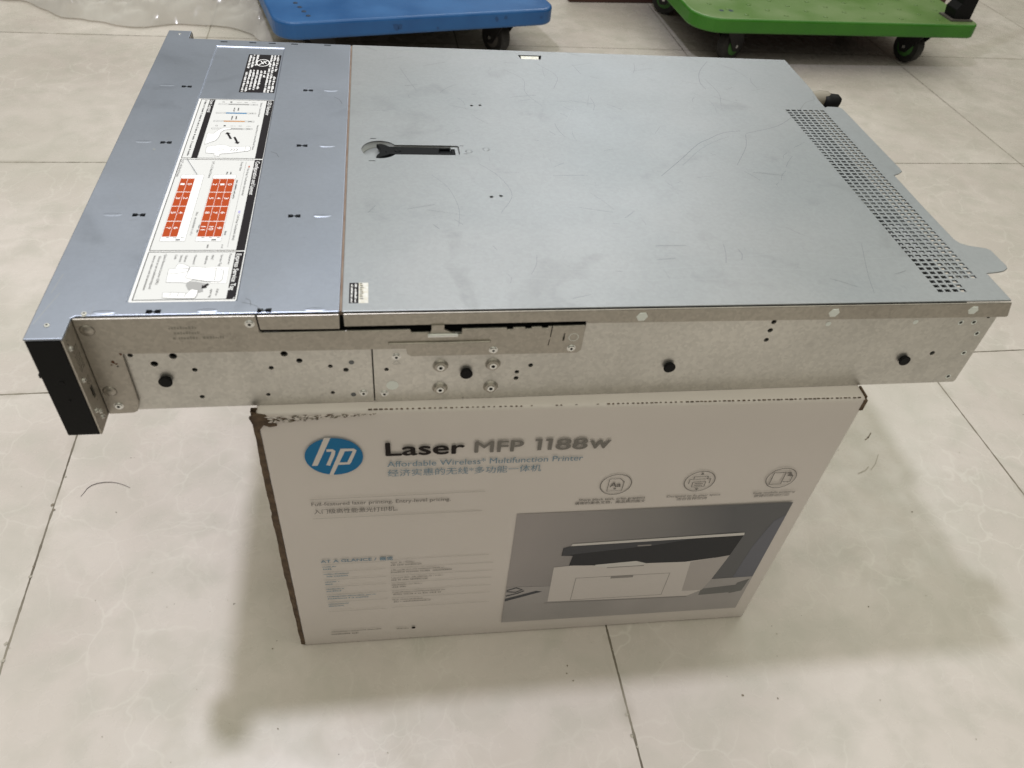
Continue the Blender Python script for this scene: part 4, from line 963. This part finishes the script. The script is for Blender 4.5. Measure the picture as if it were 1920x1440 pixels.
b, bd = trolley('platform_trolley', (-.404, .930, 0), R(13.2), .640, .90, .125, .037, (.050,.040,.05,.05), M['blue_deck'], M['blue_deck'], M['hub_grey'], 'scuffed blue plastic platform trolley behind the server, beside the plastic film', 100)
bm = bmesh.new()      # drain holes and scuffs on the blue deck
for k in range(4): add_lathe(bm, [(.0055,0),(.005,.0006)], Matrix.Translation((.075-.004*k,.035+.026*k,.125)), 12)
absorb(bd, link('drain_hole', bm, M['smear'], bd, True))
bm = bmesh.new(); rd = random.Random(4)
for cx, cz, r_ in ((.49,.110,.006),(.512,.112,.005),(.60,.108,.005),(.255,.106,.009),(.264,.104,.007),(.35,.098,.004)):
    bm.faces.new([bm.verts.new((cx+r_*rd.uniform(.5,1.1)*math.cos(2*math.pi*i/10), -.0004, cz+r_*rd.uniform(.5,1.1)*math.sin(2*math.pi*i/10))) for i in range(10)])
absorb(bd, link('scuff', bm, mat('blue_scuff', (.015,.07,.20), .6), bd))

# ------------------------------------------------------------------ brown board standing at the far end
bm = bmesh.new(); add_box(bm, -.62, .62, 0, .022, 0, .30)
for x in (-.45, 0, .45): add_box(bm, x-.04, x+.04, .023, .07, 0, .28)
o_ = cut(link('wooden_board', bm, mat('reddish_brown_board', (.075,.028,.018), .5, var=(.05,.02,.014), varscale=6, stretch=(1,8,12))), None, .003)
o_.location = (.97, 1.543, 0); o_.rotation_euler = (0, 0, R(3.6))
tag(o_, 'reddish brown board standing on the floor behind the two trolleys', 'board')

# ------------------------------------------------------------------ crumpled plastic film
def film_mat():
    m = bpy.data.materials.new('clear_plastic_film'); m.use_nodes = True; n = m.node_tree; L = n.links
    b_ = n.nodes['Principled BSDF']; b_.inputs['Base Color'].default_value = (.66,.64,.62,1); b_.inputs['Roughness'].default_value = .16; b_.inputs['Specular IOR Level'].default_value = .6
    t_ = n.nodes.new('ShaderNodeBsdfTransparent'); t_.inputs[0].default_value = (.93,.91,.86,1); mx = n.nodes.new('ShaderNodeMixShader')
    lw = n.nodes.new('ShaderNodeLayerWeight'); lw.inputs[0].default_value = .45
    mr = n.nodes.new('ShaderNodeMapRange'); mr.inputs[3].default_value = .42; mr.inputs[4].default_value = .85
    L.new(lw.outputs['Facing'], mr.inputs[0]); L.new(mr.outputs[0], mx.inputs[0]); L.new(t_.outputs[0], mx.inputs[1]); L.new(b_.outputs[0], mx.inputs[2])
    L.new(mx.outputs[0], n.nodes['Material Output'].inputs[0]); return m
from mathutils import noise as mnoise
bm = bmesh.new(); NX, NY = 200, 110
edge = [(-1.25,1.46),(-1.054,1.37),(-.897,1.262),(-.737,1.222),(-.652,1.250),(-.545,1.235),(-.453,1.155),(-.380,1.160),(-.30,1.25)]
def front(x):
    for (a, c), (p, q) in zip(edge, edge[1:]):
        if a <= x <= p:
            t_ = (x-a)/(p-a); t_ = t_*t_*(3-2*t_); return c+(q-c)*t_
    return edge[0][1] if x < edge[0][0] else edge[-1][1]
grid = []
for i in range(NX+1):
    row = []
    for j in range(NY+1):
        u, v = i/NX, j/NY; x = -1.25+.95*u; y = front(x)+.62*v
        h = .004 + .085*(1-math.exp(-v*5.5))*(.5+.5*math.sin(math.pi*min(1, u*1.05)))
        p_ = Vector((x*5, y*5, 0)); h += (.045*mnoise.noise(p_*1.1)+.050*abs(mnoise.noise(p_*2.7))+.022*abs(mnoise.noise(p_*6.5))+.012*abs(mnoise.noise(p_*14)))*min(1, v*7)
        row.append(bm.verts.new((x+.015*mnoise.noise(p_*3), y+.012*mnoise.noise(p_*3.3+Vector((5,0,0))), max(.002, h))))
    grid.append(row)
for i in range(NX):
    for j in range(NY): bm.faces.new((grid[i][j], grid[i+1][j], grid[i+1][j+1], grid[i][j+1]))
fo = link('plastic_film', bm, film_mat(), None, True)
fo.data.transform(Matrix.Translation((.75, -1.3, 0))); fo.location = (-.75, 1.3, 0)
tag(fo, 'crumpled clear plastic film lying on the floor beside the blue trolley', 'plastic film')
